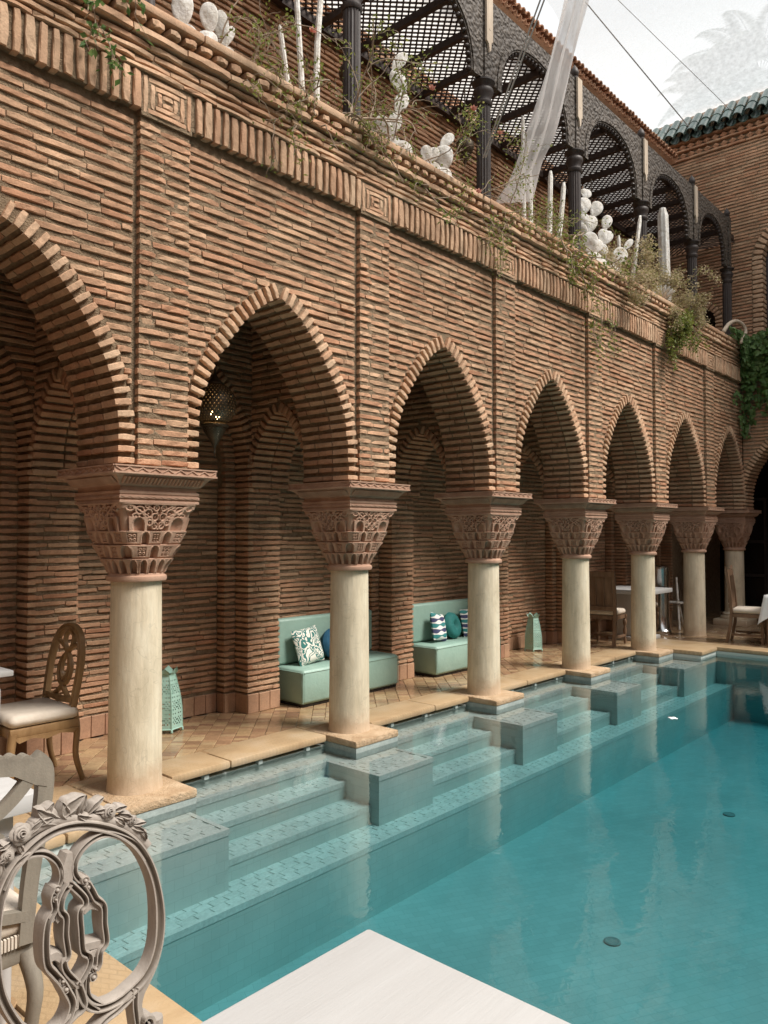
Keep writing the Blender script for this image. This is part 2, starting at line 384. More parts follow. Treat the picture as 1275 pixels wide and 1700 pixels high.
def print_mat(name, kind):
    m, n, b = new_mat(name)
    u = n.nodes.new('ShaderNodeTexCoord')
    if kind == 'leaf':
        w = noise(n, 2.6, 1.0, 0.5, u.outputs['Generated'], 1.8)
        w2 = n.nodes.new('ShaderNodeMath'); w2.operation = 'MULTIPLY'; w2.inputs[1].default_value = 38; n.links.new(w.outputs['Fac'], w2.inputs[0])
        s = n.nodes.new('ShaderNodeMath'); s.operation = 'SINE'; n.links.new(w2.outputs[0], s.inputs[0])
        r = ramp(n, [(0.0, (0.03, 0.16, 0.145)), (0.08, (0.74, 0.71, 0.63))], 'LINEAR')
        n.links.new(s.outputs[0], r.inputs['Fac'])
    else:
        x = n.nodes.new('ShaderNodeSeparateXYZ'); n.links.new(u.outputs['Generated'], x.inputs[0])
        def mth(op, a, b2, c=None):
            k = n.nodes.new('ShaderNodeMath'); k.operation = op
            for i, v in enumerate((a, b2, c)):
                if v is None: continue
                if isinstance(v, (int, float)): k.inputs[i].default_value = v
                else: n.links.new(v, k.inputs[i])
            return k.outputs[0]
        sx = mth('SINE', mth('MULTIPLY', x.outputs['X'], 12.0), 0.0)
        zz = mth('MULTIPLY_ADD', sx, 0.05, mth('MULTIPLY', x.outputs['Z'], 6.0))
        fz = mth('SUBTRACT', mth('FRACT', zz, 0.0), 0.5)
        al = mth('MULTIPLY', mth('ABSOLUTE', fz, 0.0), 1.0)
        edge = mth('MULTIPLY_ADD', sx, 0.15, 0.26)
        isb = mth('LESS_THAN', al, edge)
        row = mth('MODULO', mth('FLOOR', zz, 0.0), 2.0)
        c = mixc(n, 'MIX', row, (0.045, 0.05, 0.12), (0.03, 0.20, 0.20))
        r_ = mixc(n, 'MIX', isb, (0.74, 0.73, 0.70), c)
    n.links.new(r.outputs['Color'] if kind == 'leaf' else r_, b.inputs['Base Color'])
    b.inputs['Roughness'].default_value = 0.85
    t = noise(n, 120, 3, 0.6, u.outputs['Object']); bump(n, b, t.outputs['Fac'], 0.001)
    return m
MAT['print_leaf'] = print_mat('leaf_print', 'leaf')
MAT['print_wave'] = print_mat('wave_print', 'wave')

def glow(name, col, s):
    m, n, b = new_mat(name)
    b.inputs['Emission Color'].default_value = (*col, 1); b.inputs['Emission Strength'].default_value = s
    b.inputs['Base Color'].default_value = (0.8, 0.7, 0.5, 1)
    return m
MAT['bulb'] = glow('bulb_glow', (1.0, 0.62, 0.25), 14)

# ------------------------------------------------------------------ mesh helpers
class MB:
    """collects shapes in world coordinates, then links them as one mesh object"""
    def __init__(s): s.v = []; s.f = []; s.n = 0
    def add(s, v, f):
        v = np.asarray(v, float).reshape(-1, 3)
        s.v.append(v); s.f.extend([tuple(i + s.n for i in q) for q in f]); s.n += len(v)
    def box(s, lo, hi):
        x0, y0, z0 = lo; x1, y1, z1 = hi
        s.add([(x0, y0, z0), (x1, y0, z0), (x1, y1, z0), (x0, y1, z0), (x0, y0, z1), (x1, y0, z1), (x1, y1, z1), (x0, y1, z1)],
              [(3, 2, 1, 0), (4, 5, 6, 7), (0, 1, 5, 4), (1, 2, 6, 5), (2, 3, 7, 6), (3, 0, 4, 7)])
    def bbox(s, lo, hi, b=0.01, R=None, c=None):
        """box with bevelled edges; R, c rotate it about c"""
        lo = np.array(lo, float); hi = np.array(hi, float); b = min(b, *(0.49 * (hi - lo)))
        bm = bmesh.new(); bmesh.ops.create_cube(bm, size=1)
        for v in bm.verts: v.co = Vector(((lo + hi) / 2 + np.array(v.co) * (hi - lo)))
        bmesh.ops.bevel(bm, geom=bm.edges[:], offset=b, segments=2, profile=0.5, affect='EDGES')
        bm.verts.index_update()
        v = np.array([p.co for p in bm.verts])
        if R is not None:
            c = (lo + hi) / 2 if c is None else np.array(c)
            v = (v - c) @ np.array(R).T + c
        s.add(v, [tuple(q.index for q in f.verts) for f in bm.faces]); bm.free()
    def lathe(s, prof, c, n=24, ax=None):
        """prof: (radius, height) pairs about +z at c"""
        c = np.array(c, float); a = np.arange(n) * 2 * PI / n
        v = np.concatenate([np.stack([r * np.cos(a), r * np.sin(a), np.full(n, h)], 1) for r, h in prof])
        if ax is not None: v = v @ np.array(ax).T
        f = [(i * n + j, i * n + (j + 1) % n, (i + 1) * n + (j + 1) % n, (i + 1) * n + j) for i in range(len(prof) - 1) for j in range(n)]
        f.append(tuple(range(n - 1, -1, -1))); k = (len(prof) - 1) * n; f.append(tuple(k + j for j in range(n)))
        s.add(v + c, f)
    def tube(s, pts, r, n=6):
        pts = [Vector(p) for p in pts]
        rs = [float(q) for q in r] if hasattr(r, '__len__') else [float(r)] * len(pts)
        V = []; pa = None
        for i, p in enumerate(pts):
            t = (pts[min(i + 1, len(pts) - 1)] - pts[max(i - 1, 0)])
            t = t.normalized() if t.length > 1e-9 else Vector((0, 0, 1))
            a = (pa - t * pa.dot(t)) if pa is not None else t.cross(Vector((0, 0, 1)))
            if a.length < 1e-3: a = t.cross(Vector((1, 0, 0)))
            a.normalize(); pa = a; b = t.cross(a)
            V += [tuple(p + rs[i] * (a * math.cos(2 * PI * j / n) + b * math.sin(2 * PI * j / n))) for j in range(n)]
        f = [(i * n + j, (i + 1) * n + j, (i + 1) * n + (j + 1) % n, i * n + (j + 1) % n) for i in range(len(pts) - 1) for j in range(n)]
        f.append(tuple(range(n))); k = (len(pts) - 1) * n; f.append(tuple(k + j for j in range(n - 1, -1, -1)))
        s.add(V, f)
    def ell(s, c, r, R=None, nu=14, nv=9):
        V = [(0, 0, -1)]
        for i in range(1, nv):
            t = -PI / 2 + PI * i / nv
            V += [(math.cos(t) * math.cos(2 * PI * j / nu), math.cos(t) * math.sin(2 * PI * j / nu), math.sin(t)) for j in range(nu)]
        V.append((0, 0, 1)); V = np.array(V) * np.array(r)
        if R is not None: V = V @ np.array(R).T
        f = [(0, 1 + (j + 1) % nu, 1 + j) for j in range(nu)]
        for i in range(nv - 2):
            f += [(1 + i * nu + j, 1 + i * nu + (j + 1) % nu, 1 + (i + 1) * nu + (j + 1) % nu, 1 + (i + 1) * nu + j) for j in range(nu)]
        k = 1 + (nv - 2) * nu
        f += [(k + j, k + (j + 1) % nu, len(V) - 1) for j in range(nu)]
        s.add(V + np.array(c), f)
    def prism(s, poly, axis, a, b):
        """polygon extruded along axis ('x','y' or 'z') from a to b; poly in the two other axes in order"""
        def P(q, h): return {'x': (h, q[0], q[1]), 'y': (q[0], h, q[1]), 'z': (q[0], q[1], h)}[axis]
        n = len(poly)
        f = [tuple(range(n)), tuple(range(2 * n - 1, n - 1, -1))] + [(i, n + i, n + (i + 1) % n, (i + 1) % n) for i in range(n)]
        s.add([P(q, a) for q in poly] + [P(q, b) for q in poly], f)
    def build(s, name, mat, parent=None, smooth=False, recalc=True, sharp=None):
        me = bpy.data.meshes.new(name)
        V = np.concatenate(s.v) if s.v else np.zeros((0, 3))
        if parent is not None: V = V - np.array(parent_loc(parent))
        me.from_pydata(V.tolist(), [], s.f)
        if recalc:
            bm = bmesh.new(); bm.from_mesh(me); bmesh.ops.recalc_face_normals(bm, faces=bm.faces[:]); bm.to_mesh(me); bm.free()
        if smooth:
            me.polygons.foreach_set('use_smooth', [True] * len(me.polygons))
            if sharp: me.set_sharp_from_angle(angle=math.radians(sharp))
        me.materials.append(MAT[mat] if isinstance(mat, str) else mat)
        o = bpy.data.objects.new(name, me); C.objects.link(o)
        if parent is not None: o.parent = parent
        return o
def parent_loc(o):
    l = Vector((0, 0, 0))
    while o is not None: l = l + o.location; o = o.parent
    return l
def tag(o, label, cat, group=None, kind=None):
    o['label'] = label; o['category'] = cat
    if group: o['group'] = group
    if kind: o['kind'] = kind
    return o
def thing(name, loc, label, cat, group=None):
    o = bpy.data.objects.new(name, None); C.objects.link(o); o.location = loc; o.empty_display_size = 0.1
    return tag(o, label, cat, group)
def struct(o): o['kind'] = 'structure'; return o
def stuff(o): o['kind'] = 'stuff'; return o
def copy_tree(o, parent=None):
    c = o.copy(); C.objects.link(c)
    if parent is not None: c.parent = parent
    for ch in o.children: copy_tree(ch, c)
    return c
def spline(pts, n=8, closed=False):
    P = [np.array(p, float) for p in pts]; out = []; m = len(P)
    for i in range(m if closed else m - 1):
        g = lambda k: P[k % m] if closed else P[min(max(k, 0), m - 1)]
        p0, p1, p2, p3 = g(i - 1), g(i), g(i + 1), g(i + 2)
        for j in range(n):
            t = j / n
            out.append(0.5 * (2 * p1 + (p2 - p0) * t + (2 * p0 - 5 * p1 + 4 * p2 - p3) * t * t + (3 * p1 - p0 - 3 * p2 + p3) * t ** 3))
    if not closed: out.append(P[-1])
    return out

# ------------------------------------------------------------------ bricks: irregular unit pieces, the largest ones separate objects, the rest joined
def brick_unit(seed, st=4, soft=1.0):
    r = np.random.RandomState(seed); V = []; F = []
    q = 0.08 * soft; sec = [(0.5, -0.5), (-0.5 + q, -0.5), (-0.5, -0.37), (-0.5, 0.37), (-0.5 + q, 0.5), (0.5, 0.5)]    # (into, up)
    for i in range(st + 1):
        x = -0.5 + i / st
        e = 0.07 * soft if i in (0, st) else 0.0
        for k, (y, z) in enumerate(sec):
            f = 0.0 if k in (0, 5) else 1.0
            V.append((x + f * r.uniform(-0.012, 0.012), y + f * (e + r.uniform(-0.045, 0.045) * soft), z * (1 - 0.08 * (i in (0, st))) + f * r.uniform(-0.06, 0.06)))
    m = len(sec)
    for i in range(st):
        for k in range(m - 1): F.append((i * m + k, i * m + k + 1, (i + 1) * m + k + 1, (i + 1) * m + k))
    F.append(tuple(range(m - 1, -1, -1))); F.append(tuple(st * m + k for k in range(m)))
    return np.array(V), F
UNITS = [brick_unit(100 + i) for i in range(10)] + [brick_unit(200 + i, 4, 0.25) for i in range(10)]
UNIT_MESH = {}
def unit_mesh(kind, var, mat):
    key = (var, mat)
    if key not in UNIT_MESH:
        v, f = UNITS[var]
        me = bpy.data.meshes.new(kind); me.from_pydata(v.tolist(), [], f); me.materials.append(MAT[mat]); UNIT_MESH[key] = me
    return UNIT_MESH[key]
class Bricks:
    def __init__(s, crisp=False): s.it = []; s.o = 10 if crisp else 0
    def add(s, c, R, size, jit=1.0):
        """R: columns along / into / up"""
        a = jit * rnd.gauss(0, 0.010); b = jit * rnd.gauss(0, 0.015)
        J = np.array([[1, -b, -a], [b, 1, 0], [a, 0, 1]])
        s.it.append((np.array(c, float), np.array(R, float) @ J, np.array(size, float), s.o + rnd.randrange(10)))
    def finish(s, parent, name, mat, n=300, vis=None, mass='brickwork'):
        sc = []
        for i, (c, R, z, v) in enumerate(s.it):
            x, y, d = proj(c)
            ok = d > 0 and 2 < x < 1273 and 2 < y < 1698 and (vis is None or vis(c))
            sc.append((-(z[0] * 1277 / d) if ok else 1.0, i))
        sc.sort()
        pick = [i for q, i in sc[:n] if q < -6]
        L = np.array(parent_loc(parent))
        for i in pick:
            c, R, z, v = s.it[i]
            o = bpy.data.objects.new(name, unit_mesh(name, v, mat)); C.objects.link(o); o.parent = parent
            M = Matrix([[R[r][k] * z[k] for k in range(3)] + [c[r] - L[r]] for r in range(3)] + [[0, 0, 0, 1]])
            o.matrix_local = M
        ps = set(pick); rest = [t for i, t in enumerate(s.it) if i not in ps]
        if rest:
            V = []; F = []; k = 0
            for c, R, z, v in rest:
                u, f = UNITS[v]
                V.append((u * z) @ R.T + c - L); F.extend([tuple(q + k for q in g) for g in f]); k += len(u)
            me = bpy.data.meshes.new(mass); me.from_pydata(np.concatenate(V).tolist(), [], F); me.materials.append(MAT[mat])
            o = bpy.data.objects.new(mass, me); C.objects.link(o); o.parent = parent; o['kind'] = 'stuff'
        return len(s.it)

class Frame:
    """wall frame: s along, n into the wall, z up"""
    def __init__(s, o, a, b): s.o = np.array(o, float); s.a = np.array(a, float); s.b = np.array(b, float); s.z = np.array((0, 0, 1.0))
    def p(s, u, n, z): return s.o + s.a * u + s.b * n + s.z * z
    def R(s): return np.stack([s.a, s.b, s.z], 1)
def fill_course(B, fr, z, segs, h, n0, L=0.26, dep=0.06, wob=0.006, ph=0.0):
    """lay bricks of one course into the free stretches segs [(s0, s1, n)]"""
    for s0, s1, n in segs:
        x = s0
        while x < s1 - 0.015:
            l = L * rnd.uniform(0.70, 1.35)
            if x == s0: l *= rnd.uniform(0.35, 1.0)
            if s1 - (x + l) < 0.07: l = s1 - x
            zc = z + wob * math.sin(1.9 * (x + l / 2) + ph) + wob * 0.6 * math.sin(5.3 * x + 2 * ph) + rnd.gauss(0, 0.0018)
            B.add(fr.p(x + l / 2, n + n0 + dep / 2 + rnd.gauss(0, 0.0025), zc), fr.R(), (l - rnd.uniform(0.002, 0.009), dep, h * rnd.uniform(0.88, 1.1)), 0.5)
            x += l
def subtract(segs, a, b):
    out = []
    for s0, s1, n in segs:
        if b <= s0 or a >= s1: out.append((s0, s1, n)); continue
        if a - s0 > 0.02: out.append((s0, a, n))
        if s1 - b > 0.02: out.append((b, s1, n))
    return out
PROF = [(0.70, 0.0), (0.70, 0.16), (0.695, 0.30), (0.665, 0.47), (0.595, 0.66), (0.495, 0.83), (0.385, 0.98), (0.255, 1.13), (0.125, 1.235), (0.0, 1.30)]
def profile(hw, ht, zs, z0=None):
    P = [np.array((w * hw / 0.70, zs + h * ht / 1.30)) for w, h in PROF]
    P = spline(P, 5)
    if z0 is not None and z0 < zs - 0.01:
        P = [np.array((hw, z0 + (zs - z0) * i / 12)) for i in range(12)] + P
    return P
def offset(P, d):
    out = []
    for i, p in enumerate(P):
        t = P[min(i + 1, len(P) - 1)] - P[max(i - 1, 0)]; t = t / np.linalg.norm(t)
        nn = np.array((t[1], -t[0]))
        out.append(p + nn * d)
    if out[-1][0] < 0: pass
    out[-1] = np.array((0.0, P[-1][1] + d * 1.25))
    return out
def width_at(P, z):
    if z >= P[-1][1]: return 0.0
    for a, b in zip(P[:-1], P[1:]):
        if a[1] <= z <= b[1] and b[1] > a[1]:
            t = (z - a[1]) / (b[1] - a[1]); return float(a[0] + t * (b[0] - a[0]))
    return float(P[0][0])
def walk(P, pitch):
    """evenly spaced (point, tangent) along a polyline"""
    seg = [np.linalg.norm(b - a) for a, b in zip(P[:-1], P[1:])]; tot = sum(seg); n = max(1, int(round(tot / pitch))); out = []
    for k in range(n):
        d = (k + 0.5) * tot / n; i = 0
        while d > seg[i]: d -= seg[i]; i += 1
        t = (P[i + 1] - P[i]) / seg[i]; out.append((P[i] + t * d, t))
    return out
def arch_core(mb, fr, s0, s1, z0, z1, arches, P, n0, n1, inset=0.012):
    """mortar body with arch openings (centres in arches), front n0, back n1"""
    xs = {s0, s1}
    for c in arches:
        for p in P:
            for sg in (-1, 1): xs.add(round(c + sg * (p[0] + inset), 4))
    xs = sorted(x for x in xs if s0 <= x <= s1)
    def bot(x, mid):
        for c in arches:
            if abs(mid - c) < P[0][0] + inset - 1e-6:
                d = abs(x - c)
                for a, b in zip(P[:-1], P[1:]):
                    if b[0] + inset <= d <= a[0] + inset + 1e-6 and a[0] > b[0]:
                        return a[1] + (a[0] + inset - d) / (a[0] - b[0]) * (b[1] - a[1])
                return P[-1][1] + inset * 1.2 if d < inset + 1e-4 else P[0][1]
        return z0
    for a, b in zip(xs[:-1], xs[1:]):
        m = (a + b) / 2; za, zb = bot(a, m), bot(b, m)
        q = [fr.p(a, n0, za), fr.p(b, n0, zb), fr.p(b, n0, z1), fr.p(a, n0, z1), fr.p(a, n1, za), fr.p(b, n1, zb), fr.p(b, n1, z1), fr.p(a, n1, z1)]
        mb.add(q, [(0, 1, 2, 3), (7, 6, 5, 4), (0, 4, 5, 1), (3, 2, 6, 7)])
    for c in arches:          # upright jambs
        k = max(i for i, p in enumerate(P) if abs(p[0] - P[0][0]) < 2e-3)
        if P[k][1] - z0 > 0.005:
            for sg in (-1, 1):
                x = c + sg * (P[0][0] + inset)
                if s0 <= x <= s1: mb.add([fr.p(x, n0, z0), fr.p(x, n1, z0), fr.p(x, n1, P[k][1]), fr.p(x, n0, P[k][1])], [(0, 1, 2, 3)])
    for x in (s0, s1): mb.add([fr.p(x, n0, z0), fr.p(x, n1, z0), fr.p(x, n1, z1), fr.p(x, n0, z1)], [(0, 1, 2, 3)])
def ring(V, W, fr, c, P, n0, depth, rows, vw=0.105, pitch=0.062, th=0.038, sides=(-1, 1), proud=0.012):
    """voussoirs of the arch face into V and the bricks of its soffit into W"""
    for sg in sides:
        for (p, t) in walk(P, pitch):
            rad = np.array((t[1], -t[0])) * np.array((1, 1)); T = np.array(t)
            a = fr.a * (sg * rad[0]) + fr.z * rad[1]; u = fr.a * (sg * T[0]) + fr.z * T[1]
            if rad[1] < 0: pass
            q = fr.p(c + sg * p[0], 0, p[1])
            d0 = depth / rows
            R = np.stack([a, fr.b, u], 1)
            if np.linalg.det(R) < 0: R = np.stack([a, fr.b, -u], 1)
            if V is not None:
                V.add(q + a * (vw / 2 - proud + rnd.gauss(0, 0.003)) + fr.b * (n0 + d0 / 2 - 0.012), R, (vw, d0, th * rnd.uniform(0.88, 1.08)), 1.0)
            R2 = np.stack([fr.b, a, u], 1)
            if np.linalg.det(R2) < 0: R2 = np.stack([fr.b, a, -u], 1)
            sh = rnd.uniform(-0.06, 0.06); e = [0 if V is None else d0] + [d0 * (k + 1) + (sh if k < rows - 1 else 0) for k in range(0 if V is None else 1, rows)]
            for i0, i1 in zip(e[:-1], e[1:]):
                W.add(q + a * (0.03 - proud) + fr.b * (n0 + (i0 + i1) / 2), R2, (i1 - i0 - 0.01, 0.06, th * rnd.uniform(0.88, 1.08)), 1.0)

# ================================================================== THE SETTING
CX = [0.67 + 1.933 * i for i in range(8)]
MID = [(a + b) / 2 for a, b in zip(CX[:-1], CX[1:])]
Z0 = 0.0
# ground sheet under everything
g = MB(); g.add([(-900, -900, -1.7), (900, -900, -1.7), (900, 900, -1.7), (-900, 900, -1.7)], [(0, 1, 2, 3)])
struct(g.build('ground', 'ground', recalc=False))

# ---- paving: solid decks, coping stones and laid tiles
dk = MB()
dk.box((-4, 4.80, -1.65), (18, 6.6, -0.008))
dk.box((-4, -9, -1.65), (1.14, 4.80, -0.008))
dk.box((1.14, 4.46, -1.65), (2.83, 4.80, -0.008))
dk.box((11.55, -9, -1.65), (18, 4.80, -0.008))
dk.box((10.62, 4.46, -1.65), (11.55, 4.80, -0.008))
deck = struct(dk.build('pavement', 'grout'))

def stone(lo, hi, b=0.016):
    m = MB(); m.bbox(lo, hi, b); m.build('coping_stone', 'coping', deck, smooth=True, sharp=40)
TOP = 0.004
for k in range(1, 5):
    a, b = CX[k] + 0.262, CX[k + 1] - 0.262
    j = a + (b - a) * (0.34, 0.62, 0.40, 0.55)[k - 1] if k < 5 else None
    stone((a, 4.43, -0.052), (j - 0.003, 4.797, TOP)); stone((j + 0.003, 4.432, -0.054), (b, 4.797, TOP))
    # stone behind each plinth
for k in range(1, 6):
    stone((CX[k] - 0.258, 4.70, -0.052), (CX[k] + 0.258, 4.797, TOP), 0.008)
stone((1.14, 4.0, -0.055), (1.95, 4.797, TOP)); stone((1.956, 4.0, -0.055), (CX[1] - 0.262, 4.797, TOP))
y = 3.994
for i, l in enumerate((0.95, 1.05, 0.9, 1.0, 1.0, 1.0, 1.0, 1.0, 1.0, 1.0)):
    stone((1.145, y - l + 0.005, -0.055), (1.52, y, TOP)); y -= l
stone((10.34 + 0.262, 3.74, -0.055), (11.20, 4.797, TOP)); stone((11.205, 3.0, -0.055), (11.55, 4.797, TOP))
y = 2.995
for l in (1.0,) * 9:
    stone((11.20, y - l + 0.005, -0.055), (11.55, y, TOP)); y -= l
# masonry under the copings at the pool's ends
sp = MB()
for k in range(1, 5):
    for q in np.arange(CX[k] + 0.55, CX[k + 1] - 0.3, 0.47):
        sp.bbox((q - 0.02, 4.45, -0.090), (q + 0.02, 4.50, -0.056), 0.003)
sp.build('gutter_spacer', 'plinth_tile', deck)

def tile_unit(seed):
    r = np.random.RandomState(seed); b = 0.04
    q = np.array([(-.5, -.5), (.5, -.5), (.5, .5), (-.5, .5)]) + r.uniform(-0.02, 0.02, (4, 2))
    V = [(*p, 0) for p in q] + [(*p, 0.7) for p in q] + [(*(p * (1 - b * 1.6)), 1.0) for p in q]
    F = [(0, 1, 5, 4), (1, 2, 6, 5), (2, 3, 7, 6), (3, 0, 4, 7), (4, 5, 9, 8), (5, 6, 10, 9), (6, 7, 11, 10), (7, 4, 8, 11), (8, 9, 10, 11)]
    return np.array(V, float), F
BRICK_UNITS = UNITS
TILE_UNITS = [tile_unit(i) for i in range(6)]
class Tiles(Bricks):
    def add(s, c, ang, size, tilt=0.004):
        ca, sa = math.cos(ang), math.sin(ang); a, b = rnd.gauss(0, tilt), rnd.gauss(0, tilt)
        R = np.array([[ca, -sa, 0], [sa, ca, 0], [a, b, 1]])
        s.it.append((np.array(c, float), R, np.array(size, float), rnd.randrange(6)))
    def finish(s, *a, **k):
        global UNITS
        UNITS = TILE_UNITS; keep = dict(UNIT_MESH); UNIT_MESH.clear()
        r = Bricks.finish(s, *a, **k)
        UNIT_MESH.clear(); UNIT_MESH.update(keep); UNITS = BRICK_UNITS
        return r
T = Tiles(); q = 0.116
def lay(x0, x1, y0, y1):
    d = q / math.sqrt(2)
    for i in range(int((x1 - x0) / d) + 2):
        for j in range(int((y1 - y0) / (2 * d)) + 2):
            x = x0 + i * d; y = y0 + (2 * j + (i % 2)) * d
            if x0 + 0.03 < x < x1 - 0.03 and y0 + 0.07 < y < y1 - 0.02:
                if rnd.random() < 0.5:
                    T.add((x, y, -0.008), PI / 4, (q - 0.003, q - 0.003, 0.010 + rnd.gauss(0, 0.0006)))
                else:
                    o = (q / 4) / math.sqrt(2)
                    for sg in (-1, 1): T.add((x + sg * o, y + sg * o, -0.008), PI / 4, (q / 2 - 0.003, q - 0.003, 0.010 + rnd.gauss(0, 0.0006)))
lay(-0.5, 16.5, 4.70, 5.78); lay(-1.2, 1.20, 0.6, 4.8); lay(11.48, 15.5, 0.5, 4.85)
def floor_vis(c):
    return not (c[1] > 4.9 and c[0] < 2.3 and False)
T.finish(deck, 'tile', 'floor_tile', 300, floor_vis, 'tilework')

# ---- pool basin: shallow ledge, steps between the columns, long bench, floor
pb = MB()
pb.box((1.2, 4.27, -1.6), (10.7, 4.48, -0.150))
pb.box((1.2, 4.48, -1.6), (10.7, 4.79, -0.086))
pb.box((2.5, 4.06, -1.6), (10.7, 4.268, -0.25))
pb.box((2.5, 3.81, -1.6), (10.7, 4.058, -0.37))
BL = [(1.45, 2.80)] + [(c - 0.42, c + 0.20) for c in CX[2:5]] + [(CX[5] - 0.42, 10.70)]
for a, b in BL: pb.box((a, 3.73, -1.6), (b, 4.275, -0.146))
pb.box((1.16, 3.54, -1.6), (11.5, 3.808, -0.50))
basin = struct(pb.build('pool_basin', 'pool_wall'))
e = MB()
e.box((1.16, -8, -1.6), (1.52, 3.99, -0.056)); e.box((11.20, -8, -1.6), (11.5, 3.0, -0.056)); e.box((10.60, 3.76, -1.6), (11.5, 4.79, -0.056)); e.box((1.16, 4.02, -1.6), (2.36, 4.79, -0.056))
e.box((11.20, 3.0, -1.6), (11.5, 3.76, -0.056))
e.build('pool_end_wall', 'pool_wall_end', basin)
f = MB(); f.box((1.5, -8, -1.6), (11.25, 3.545, -0.97)); f.build('pool_floor', 'pool_floor', basin)
tr = MB()
def trim(x0, x1, y, z):
    tr.box((x0, y - 0.004, z - 0.03), (x1, y + 0.028, z + 0.0075))
for k in range(1, 5):
    a, b = BL[k - 1][1], BL[k][0]
    trim(a, b, 4.27, -0.150); trim(a, b, 4.06, -0.25); trim(a, b, 3.81, -0.37)
for a, b in BL: trim(a - 0.004, b + 0.004, 3.73, -0.146)
for a, b in BL:
    tr.box((b - 0.028, 3.7585, -0.17), (b + 0.004, 4.27, -0.1385)); tr.box((a - 0.004, 3.7585, -0.17), (a + 0.028, 4.27, -0.1385))
trim(1.52, 11.2, 3.54, -0.50)
tr.build('edge_trim', 'pool_tile', basin)
PT = Tiles()
def ptiles(x0, x1, y0, y1, z, w=0.105, h=0.062):
    j = 0; y = y0 + 0.03
    while y + h * 0.6 < y1:
        x = x0 + (0.5 * w if j % 2 else 0.02)
        while x + w * 0.5 < x1:
            PT.add((min(x + w / 2, x1 - w / 2), y + h / 2, z), rnd.gauss(0.10, 0.03), (w - 0.006, h - 0.006, 0.0055), 0.006)
            x += w
        y += h; j += 1
for k in range(1, 5):
    a, b = BL[k - 1][1], BL[k][0]
    ptiles(a, b, 4.27, 4.48, -0.150); ptiles(a, b, 4.06, 4.27, -0.25); ptiles(a, b, 3.81, 4.06, -0.37)
for a, b in BL: ptiles(a + 0.03, b - 0.02, 3.73, 4.2, -0.146)
ptiles(1.52, 11.2, 3.54, 3.81, -0.50)
PT.finish(basin, 'pool_tile', 'pool_tile', 300, None, 'mosaic')
for (x, y) in ((4.61, 2.2), (7.38, 2.38)):
    d = MB(); d.lathe([(0.052, -0.972), (0.052, -0.960), (0.043, -0.956), (0.032, -0.962), (0.02, -0.962)], (x, y, 0), 20)
    t = d.build('pool_drain', 'pool_grout', smooth=True, sharp=40)
    tag(t, 'round drain set in the pool floor, the near one in the darker rippled water' if x < 6 else 'round drain set in the pool floor, the far one near the floating petal', 'drain', 'drains in the pool floor')
w = MB(); w.box((1.46, -8.2, -1.55), (11.3, 4.60, -0.094))
water = struct(w.build('water', 'water'))

# ================================================================== ARCADE WALL
P0 = profile(0.70, 1.295, 2.0)
PX = offset(P0, 0.100)
A = Frame((0, 4.2, 0), (1, 0, 0), (0, 1, 0))
arc = thing('arcade_wall', (7, 4.46, 2.0), 'long brick arcade wall with pointed arches over the pale columns', 'wall')
core = MB()
arch_core(core, A, -0.6, 13.97, 2.0, 4.735, MID, P0, 0.012, 0.52)
core.build('mortar_core', 'mortar', arc)
B = Bricks(); V = Bricks(True); SO = Bricks()
PIL = [(c - 0.16, c + 0.20) for c in CX]
k = 0; z = 2.035
while z < 4.14:
    segs = [(-0.6, 13.95, 0.0)]
    for c in MID:
        wd = width_at(PX, z)
        if wd > 0: segs = subtract(segs, c - wd, c + wd)
    for a, b in PIL:
        segs = subtract(segs, a - 0.022, b)
    fill_course(B, A, z, segs, 0.0345, 0.0, ph=k * 0.7)
    fill_course(B, A, z, [(max(a, -0.6), min(b, 13.95), -0.034) for a, b in PIL if a < 13.9], 0.034, 0.0, dep=0.09, L=0.22, ph=k * 0.7)
    z += 0.0605; k += 1
# pilaster backing so the raised strips are solid
pk = MB()
for a, b in PIL[:-1]: pk.box((a + 0.008, 4.176, 2.0), (b - 0.008, 4.22, 4.40))
pk.build('pilaster_core', 'mortar', arc)
for c in MID: ring(V, SO, A, c, P0, -0.012, 0.52, 3, pitch=0.068, th=0.037)
# band of upright bricks between the pilaster heads, with a square motif on each head
SD = Bricks()
sb = MB()
for a, b in zip(PIL[:-1], PIL[1:]):
    x0, x1 = a[1] + 0.02, min(b[0] - 0.02, 13.93)
    x = x0 + 0.03
    while x < x1:
        SD.add((x, 4.178, 4.285 + rnd.gauss(0, 0.004)), np.stack([(0, 0, 1), (0, 1, 0), (-1, 0, 0)], 1), (0.228 * rnd.uniform(0.95, 1.03), 0.07, 0.048 * rnd.uniform(0.75, 1.12)), 1.4)
        x += 0.071
    sb.box((x0 - 0.02, 4.166, 4.176), (min(x1 + 0.02, 13.95), 4.22, 4.40))
for a, b in PIL[:-1]:
    c = (a + b) / 2
    sb.box((a, 4.158, 4.14), (b, 4.22, 4.405))
    for h in (0.155, 0.105, 0.055):
        for q in (((c - h - 0.014, c - h + 0.014), (4.275 - h * 0.72, 4.275 + h * 0.72)), ((c + h - 0.014, c + h + 0.014), (4.275 - h * 0.72, 4.275 + h * 0.72)), ((c - h + 0.02, c + h - 0.02), (4.275 + h * 0.72 - 0.03, 4.275 + h * 0.72)), ((c - h + 0.02, c + h - 0.02), (4.275 - h * 0.72, 4.275 - h * 0.72 + 0.03))):
            (xa, xb), (za, zb) = q
            L = max(xb - xa, zb - za); hz = (xb - xa) >= (zb - za)
            R = np.eye(3) if hz else np.stack([(0, 0, 1), (0, 1, 0), (-1, 0, 0)], 1)
            SD.add(((xa + xb) / 2, 4.155 + 0.03, (za + zb) / 2), R, (L, 0.07, min(xb - xa, zb - za) * 1.05), 0.3)
sb.build('band_core', 'mortar', arc)
